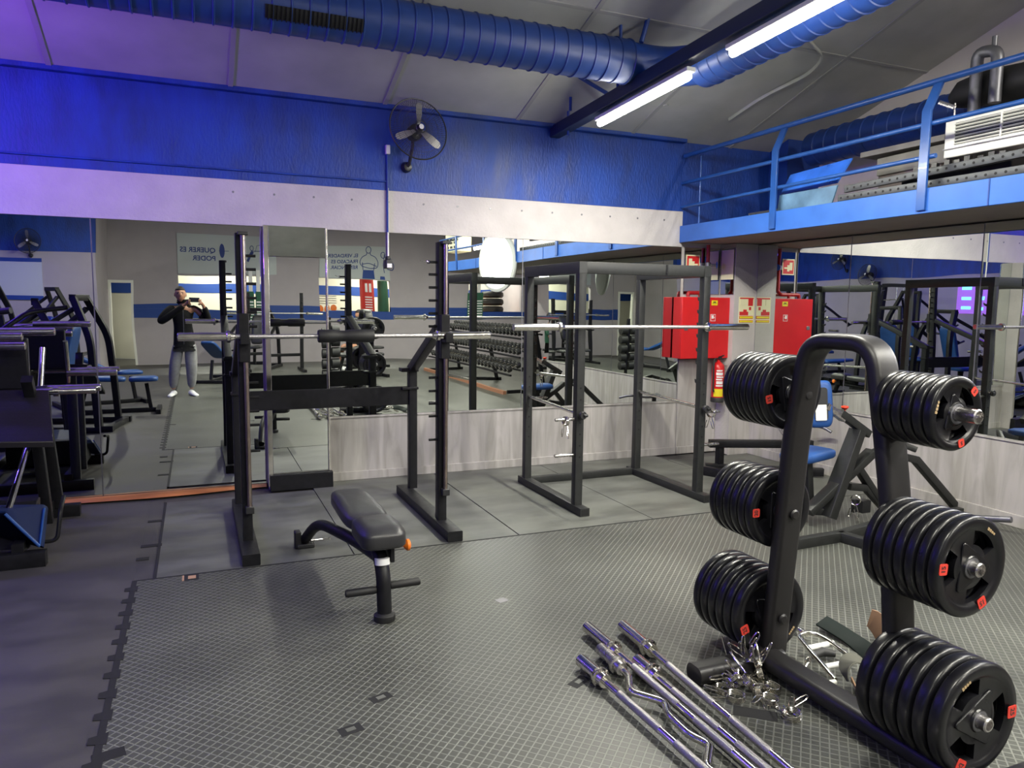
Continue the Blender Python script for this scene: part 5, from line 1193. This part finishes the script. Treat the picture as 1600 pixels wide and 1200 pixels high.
MB().lathe([(.05, 0), (.17, .03), (.18, .1), (.18, .95), (.1, 1.0)], (0, 0, 0), (0, 0, 1), 20).build('bag', 'bag_red', t); b = MB(); b.box(-.08, -.02, .175, .187, .62, .85); b.box(.02, .08, .175, .187, .62, .85)
for k in range(7): b.box(-.09, .09, .172, .186, .05+k*.07, .08+k*.07)
b.build('stripes', 'sign_white', t); MB().pipe((0, 0, 1.0), (0, 0, 2.2), .01).build('chain', 'dull_steel', t)
t = thing('punching_bag', 'dark green punching bag hanging beside the red one in the next room', 'punching bag', (4.82, -7.9, 1.2)); MB().lathe([(.05, 0), (.15, .03), (.16, .1), (.14, .95), (.05, 1.0)], (0, 0, 0), (0, 0, 1), 20).build('bag', 'scarf_green', t)
def scarf(x, z, label):
    t = thing('hanging_scarf', label, 'scarf', (x, YB+.03, z)); b = MB(); 
    for s in (-1, 1): b.box(s*.13-.11, s*.13+.11, 0, .012, -.75, .0)
    b.build('cloth', 'scarf_green', t); b = MB()
    for s in (-1, 1):
        b.box(s*.10-.05, s*.10+.05, 0, .01, 0, .55)
        for k in range(7): b.box(s*.13-.09, s*.13+.09, .012, .016, -.68+k*.07, -.65+k*.07)
    b.build('white_band', 'sign_white', t); return t
sc = scarf(7.3, 1.85, 'green and white lettered scarf pair hanging at the right opening seen in the mirror')
sc = scarf(1.38, 1.75, 'green lettered scarf hanging in the left opening behind the rack post')
# tyres in the next room and shelf of goods
def tyres(x, y, n, label):
    for k in range(n):
        t = thing('tyre', label % ('bottom', 'middle', 'top')[k], 'tyre', (x, y, 1.25+k*.22), 0, 'tyres stacked in the next room')
        MB().lathe([(.16, 0), (.30, .01), (.34, .06), (.34, .15), (.30, .20), (.16, .21)], (0, 0, 0), (0, 0, 1), 24).build('tread', 'black_rubber', t)
wallbox('trim_12', 5.2, 8.9, -8.6, -7.4, 1.18, 1.25, 'brown_wood')
tyres(8.1, -7.9, 3, 'black tyre, %s of the stack in the next room')
t = thing('gym_shelf', 'shelf of coloured weight discs in the next room seen in the narrow mirror', 'shelf', (3.1, -8.0, 1.0), w=True)
MB().box(2.6, 3.6, -8.2, -7.9, 1.30, 1.33).build('board', 'white_enamel', t)
b = MB()
for k in range(4): b.box(2.75, 3.55, -8.2, -7.95, 1.48+k*.06, 1.50+k*.06)
b.build('boards', 'wood_grey', t); b = MB()
for k in range(5): b.lathe([(.02, 0), (.09, .004), (.09, .03), (.02, .034)], (2.65+k*.2, -7.88, 1.36), (0, 1, 0), 14)
b.build('discs', 'orange_plastic', t)
t = thing('gym_ball', 'orange red kettle shaped ball in the next room behind the sill', 'ball', (2.55, -7.75, 1.45)); MB().lathe([(.01, -.16), (.10, -.12), (.16, -.02), (.15, .08), (.08, .15), (.01, .16)], (0, 0, 0), (0, 0, 1), 18).build('ball', 'bag_red', t)
# second squat stand behind the camera
def stand(loc, label):
    t = thing('squat_stand', label, 'rack', loc)
    for s in (-1, 1):
        MB().beam((s*.55, 0, .0), (s*.55, 0, 1.7), .07, .07).build('upright', 'black_paint', t); MB().beam((s*.55, -.5, .03), (s*.55, .5, .03), .07, .06).build('foot', 'black_paint', t)
        b = MB(); 
        for k in range(6): b.pipe((s*.55, .03, .9+k*.12), (s*.55, .10, .92+k*.12), .009)
        b.build('peg', 'black_paint', t)
    MB().beam((-.55, -.35, .35), (.55, -.35, .35), .07, .07, (0, 0, 1)).build('crossbar', 'black_paint', t); return t
stand((1.6, -4.6, 0), 'black squat stand behind the photographer seen in the mirror left of the pier')
olympic('barbell', 'chrome barbell on the squat stand behind the photographer', .6, 2.6, -4.48, 1.28, .35, .35)
MB_ = MB()

# ---------------------------------------------------------------- people
def skinned(name, joints, edges, m, parent, sub=2, label=None):
    me = bpy.data.meshes.new(name); me.from_pydata([j[0] for j in joints], edges, []); me.materials.append(MATS[m])
    o = bpy.data.objects.new(name, me); COL.objects.link(o); o.parent = parent
    bm = bmesh.new(); bm.from_mesh(me); ly = bm.verts.layers.skin.verify(); bm.verts.ensure_lookup_table()
    for i, v in enumerate(bm.verts): r = joints[i][1]; v[ly].radius = r if isinstance(r, tuple) else (r, r); v[ly].use_root = (i == 0)
    bm.to_mesh(me); bm.free()
    sk = o.modifiers.new('skin', 'SKIN'); sk.use_smooth_shade = True; sk.branch_smoothing = .6
    sb = o.modifiers.new('sub', 'SUBSURF'); sb.levels = sub; sb.render_levels = sub
    if label: o['label'] = label
    return o
def chain(*idx): return [(idx[i], idx[i+1]) for i in range(len(idx)-1)]
def head(t, c, s=1.0, M=None, face=True):
    # ellipsoidal head looking along local +y, built as one surface with brow, nose, chin
    M = M or Matrix.Identity(3); c = V(c); b = MB(); n, m_ = 28, 20; vs = []; fs = []
    for i in range(m_+1):
        th = PI*i/m_
        for k in range(n):
            a = 2*PI*k/n; x = .075*math.sin(th)*math.cos(a); y = .095*math.sin(th)*math.sin(a); z = .115*math.cos(th)
            if z < 0: x *= 1-.32*(-z/.115)**1.3; y = y*(1-.18*(-z/.115)) + .012*(-z/.115)
            f = max(0, math.sin(a))*math.sin(th)
            g = math.exp(-((x/.014)**2+((z+.012)/.026)**2)); 
            if f > .5: y += .022*g
            e = math.exp(-(((abs(x)-.030)/.016)**2+((z-.010)/.012)**2)); 
            if f > .5: y -= .008*e
            br = math.exp(-((z-.032)/.010)**2)
            if f > .5: y += .004*br
            mo = math.exp(-((x/.024)**2+((z+.058)/.010)**2)); 
            if f > .5: y += .005*mo
            vs.append((x*s, y*s, z*s))
    for i in range(m_):
        for k in range(n): k2 = (k+1) % n; fs.append((i*n+k, i*n+k2, (i+1)*n+k2, (i+1)*n+k))
    b.add([tuple(c+M @ V(v)) for v in vs], fs)
    for sx in (-1, 1):
        q = MB(); q.lathe([(.001, -.006), (.016, -.005), (.021, 0), (.016, .005), (.001, .006)], (0, 0, 0), (1, .3*sx, 0), 12); b.add([tuple(c+M @ V((sx*.076*s+v[0]*s, -.005+v[1]*s, (-.005+v[2]*1.5)*s))) for v in q.v], q.f)
    return b
def person_standing():
    t = thing('person', 'man in black jacket and grey joggers photographing himself in the mirror', 'person', (-.19, -.27, 0))
    # body skin: neck, hands; one continuous figure under the clothes
    J = [((0, 0, .93), (.13, .09)), ((0, 0, 1.12), (.125, .09)), ((0, 0, 1.30), (.12, .07)), ((0, -.0, 1.43), (.055, .05)), ((0, .01, 1.55), .048),
         ((-.17, 0, 1.40), .052), ((-.33, .05, 1.18), .038), ((.045, .17, 1.46), .026), ((.095, .215, 1.50), (.030, .016)),
         ((.17, 0, 1.40), .052), ((.37, .06, 1.22), .038), ((.31, .18, 1.45), .026), ((.262, .215, 1.50), (.030, .016)),
         ((-.10, 0, .86), .08), ((-.15, .02, .48), .052), ((-.17, -.03, .10), .036), ((.10, 0, .86), .08), ((.10, .04, .48), .052), ((.09, -.02, .10), .036)]
    E_ = chain(0, 1, 2, 3, 4)+[(2, 5)]+chain(5, 6, 7, 8)+[(2, 9)]+chain(9, 10, 11, 12)+[(0, 13)]+chain(13, 14, 15)+[(0, 16)]+chain(16, 17, 18)
    body = skinned('body', J, E_, 'skin', t)
    hc = (-.03, .02, 1.612); Mh = Matrix.Rotation(.10, 3, 'X')
    head(t, hc, 1.10, Mh).build('head', 'skin', t, angle=80)
    for sx in (-1, 1):
        b = MB(); b.lathe([(.001, -.008), (.009, -.004), (.011, 0), (.009, .004), (.001, .007)], V(hc)+V((sx*.033, .086, .011)), (0, 1, 0), 12); b.build('eye', 'eye_dark', t)
        b = MB(); b.tube([V(hc)+V((sx*(.016+.014*k/3*2), .103-.006*k, .032+.004*math.sin(k))) for k in range(4)], .0035, 6); b.build('eyebrow', 'hair', t)
    b = MB(); b.tube([V(hc)+V((x, .103-.12*abs(x)*4*abs(x), -.064)) for x in (-.022, -.011, 0, .011, .022)], .005, 8, scale=[.4, .9, 1, .9, .4]); b.build('mouth', 'lips', t)
    # hair cap
    hb = head(t, hc, 1.16, Mh); keep = []; 
    b = MB(); vs = hb.v; fs = []
    for f in hb.f:
        c_ = sum((V(vs[i]) for i in f), V((0, 0, 0)))/len(f)-V(hc)
        if (c_.z > .068 and c_.y > .02) or (c_.z > -.03 and c_.y <= .02 and abs(c_.x) < .0785): fs.append(f)
    b.add([tuple(V(hc)+(V(v)-V(hc))*1.0+V((0, -.003, .006))) for v in vs], fs); o = b.build('hair', 'hair', t, angle=80); o.modifiers.new('s', 'SOLIDIFY').thickness = .010
    # fingers wrapped on the phone
    fc = [(-1, .095, 1.50), (1, .262, 1.50)]
    for s, hx, hz in fc:
        hd = []
        for k in range(4):
            z0 = hz+.030-.018*k; L = (.062, .070, .066, .054)[k]
            pts = [V((hx, .215, z0-.002*k)), V((hx-s*.0-.0, .245, z0)), V((hx+(-s)*-.012, .258, z0)), V((hx+(s)*-.010*2, .262, z0-.003))]
            b = MB(); b.tube([V((hx+s*.012, .205, z0-.004)), V((hx+s*.016, .235, z0)), V((hx+s*.004, .256, z0+.001)), V((hx-s*L*.35, .262, z0))], .0085, 10, scale=[1, 1.05, .95, .75]); b.build('finger', 'skin', t)
        b = MB(); b.tube([V((hx+s*.008, .200, hz-.030)), V((hx-s*.010, .228, hz-.046)), V((hx-s*.030, .236, hz-.036))], .0105, 10, scale=[1.1, 1, .75]); b.build('thumb', 'skin', t)
    # clothes
    J = [((0, 0, .90), (.165, .125)), ((0, .01, 1.08), (.165, .125)), ((0, .0, 1.30), (.175, .115)), ((0, -.01, 1.44), (.15, .12)), ((0, .0, 1.52), (.085, .085)),
         ((-.18, 0, 1.41), .092), ((-.34, .05, 1.17), .066), ((.025, .155, 1.44), .043),
         ((.18, 0, 1.41), .092), ((.385, .06, 1.21), .066), ((.325, .165, 1.43), .043), ((0, 0, .82), (.16, .12))]
    skinned('jacket', J, chain(11, 0, 1, 2, 3, 4)+[(2, 5)]+chain(5, 6, 7)+[(2, 8)]+chain(8, 9, 10), 'jacket', t)
    b = MB(); b.tube([V((0, .118, .86)), V((0, .132, 1.08)), V((0, .122, 1.30)), V((0, .085, 1.46))], .004, 6); b.build('zip', 'dull_steel', t)
    b = MB(); b.tube([V((.07*math.cos(a*PI/10), -.005+.065*math.sin(a*PI/10), 1.515)) for a in range(20)], .018, 8, closed=True); b.build('collar', 'jacket', t)
    J = [((0, 0, .88), (.135, .105)), ((-.09, 0, .80), .098), ((-.14, .015, .50), .092), ((-.168, -.01, .22), .072), ((-.17, -.02, .115), .048), ((.09, 0, .80), .105), ((.10, .03, .50), .092), ((.095, .0, .22), .072), ((.09, -.01, .115), .048)]
    skinned('joggers', J, [(0, 1)]+chain(1, 2, 3, 4)+[(0, 5)]+chain(5, 6, 7, 8), 'joggers', t)
    for x, a in ((-.175, .25), (.10, -.35)):
        M = Matrix.Rotation(a, 3, 'Z')
        b = MB(); prof = [(-.09, .036, .058), (-.06, .044, .085), (-.01, .045, .085), (.05, .043, .062), (.11, .045, .050), (.16, .040, .038), (.185, .02, .025)]; n = 16; vs = []; fs = []
        for (y, w, h) in prof:
            for k in range(n):
                q = 2*PI*k/n; vs.append(V((x, -.01, 0))+M @ V((w*math.cos(q), y, max(.002, h*.5+h*.5*math.sin(q)))))
        for i in range(len(prof)-1):
            for k in range(n): k2 = (k+1) % n; fs.append((i*n+k, i*n+k2, (i+1)*n+k2, (i+1)*n+k))
        fs += [tuple(range(n))[::-1], tuple((len(prof)-1)*n+k for k in range(n))]
        b.add(vs, fs); b.build('shoe', 'trainer_white', t, angle=70)
    return t
person_standing()
ph = thing('phone', 'black phone held sideways in both hands before the face of the standing man', 'phone', (-.012, -.03, EYE-.001))
MB().box(-.080, .080, -.004, .004, -.037, .037).build('case', 'black_plastic', ph, bevel=.003)
b = MB(); b.lathe([(.001, .0), (.008, .0), (.009, -.001)], (.058, .0055, .018), (0, 1, 0), 12); b.lathe([(.001, .0), (.008, .0), (.009, -.001)], (.058, .0055, -.006), (0, 1, 0), 12); b.build('camera_lens', 'screen_dark', ph)
def person_seated(loc, rz, label, top='jacket'):
    t = thing('person', label, 'person', loc, rz)
    J = [((0, 0, .50), (.13, .10)), ((0, -.02, .72), (.12, .09)), ((0, -.0, .95), (.15, .09)), ((0, .02, 1.06), .06), ((0, .04, 1.14), .048),
         ((-.17, 0, 1.0), .05), ((-.24, .08, .74), .038), ((-.16, .30, .68), .028), ((-.13, .38, .68), (.035, .018)), ((.17, 0, 1.0), .05), ((.24, .08, .74), .038), ((.16, .30, .68), .028), ((.13, .38, .68), (.035, .018)),
         ((-.10, .06, .50), .085), ((-.15, .44, .52), .058), ((-.15, .48, .28), .052), ((-.15, .46, .08), .034), ((.10, .06, .50), .085), ((.15, .44, .52), .058), ((.15, .48, .28), .052), ((.15, .46, .08), .034)]
    E_ = chain(0, 1, 2, 3, 4)+[(2, 5)]+chain(5, 6, 7, 8)+[(2, 9)]+chain(9, 10, 11, 12)+[(0, 13)]+chain(13, 14, 15, 16)+[(0, 17)]+chain(17, 18, 19, 20)
    skinned('body', J, E_, 'skin', t)
    hb = head(t, (0, .05, 1.24), 1.0); hb.build('head', 'skin', t, angle=80)
    b = MB(); vs = hb.v; fs = []
    for f in hb.f:
        c_ = sum((V(vs[i]) for i in f), V((0, 0, 0)))/len(f)-V((0, .05, 1.24))
        if (c_.z > .05) or (c_.z > -.05 and c_.y <= .0): fs.append(f)
    b.add(vs, fs); o = b.build('hair', 'hair', t, angle=80); o.modifiers.new('s', 'SOLIDIFY').thickness = -.012
    skinned('shirt', [((0, 0, .54), (.155, .125)), ((0, -.02, .74), (.15, .115)), ((0, 0, .95), (.17, .11)), ((0, .01, 1.06), (.08, .07)), ((-.19, 0, 1.0), .07), ((-.245, .06, .80), .055), ((.19, 0, 1.0), .07), ((.245, .06, .80), .055)], chain(0, 1, 2, 3)+[(2, 4), (4, 5), (2, 6), (6, 7)], top, t)
    skinned('shorts', [((0, 0, .53), (.15, .12)), ((-.10, .06, .51), .10), ((-.14, .30, .52), .085), ((.10, .06, .51), .10), ((.14, .30, .52), .085)], [(0, 1), (1, 2), (0, 3), (3, 4)], 'jacket', t)
    for x in (-.15, .15):
        b = MB(); b.obox((x, .50, .04), (.085, .25, .075)); b.build('shoe', 'trainer_white', t, bevel=.025, seg=3)
    for s in (-1, 1):
        for k in range(4):
            b = MB(); b.tube([V((s*(.13-.02+.013*k), .385, .685)), V((s*(.13-.02+.013*k), .43, .69)), V((s*(.13-.02+.013*k), .45, .668))], .008, 8); b.build('finger', 'skin', t)
        b = MB(); b.tube([V((s*.10, .37, .68)), V((s*.085, .40, .675)), V((s*.09, .425, .668))], .009, 8); b.build('thumb', 'skin', t)
    return t
person_seated((3.55, -4.6, 0), 1.2, 'seated person in dark clothes and white shoes seen in the mirror beside the neck pad', 'jacket')
bench_machine((3.55, -4.62, 0), 1.2, 'black bench under the seated person in the mirror left of the rack post', blue=False, tilt=.0)
person_seated((7.7, -3.2, 0), -.9, 'seated person in a dark green shirt seen through the power cage in the mirror', 'scarf_green')
bench_machine((7.7, -3.22, 0), -.9, 'black bench under the person in the dark green shirt', blue=False, tilt=.0)
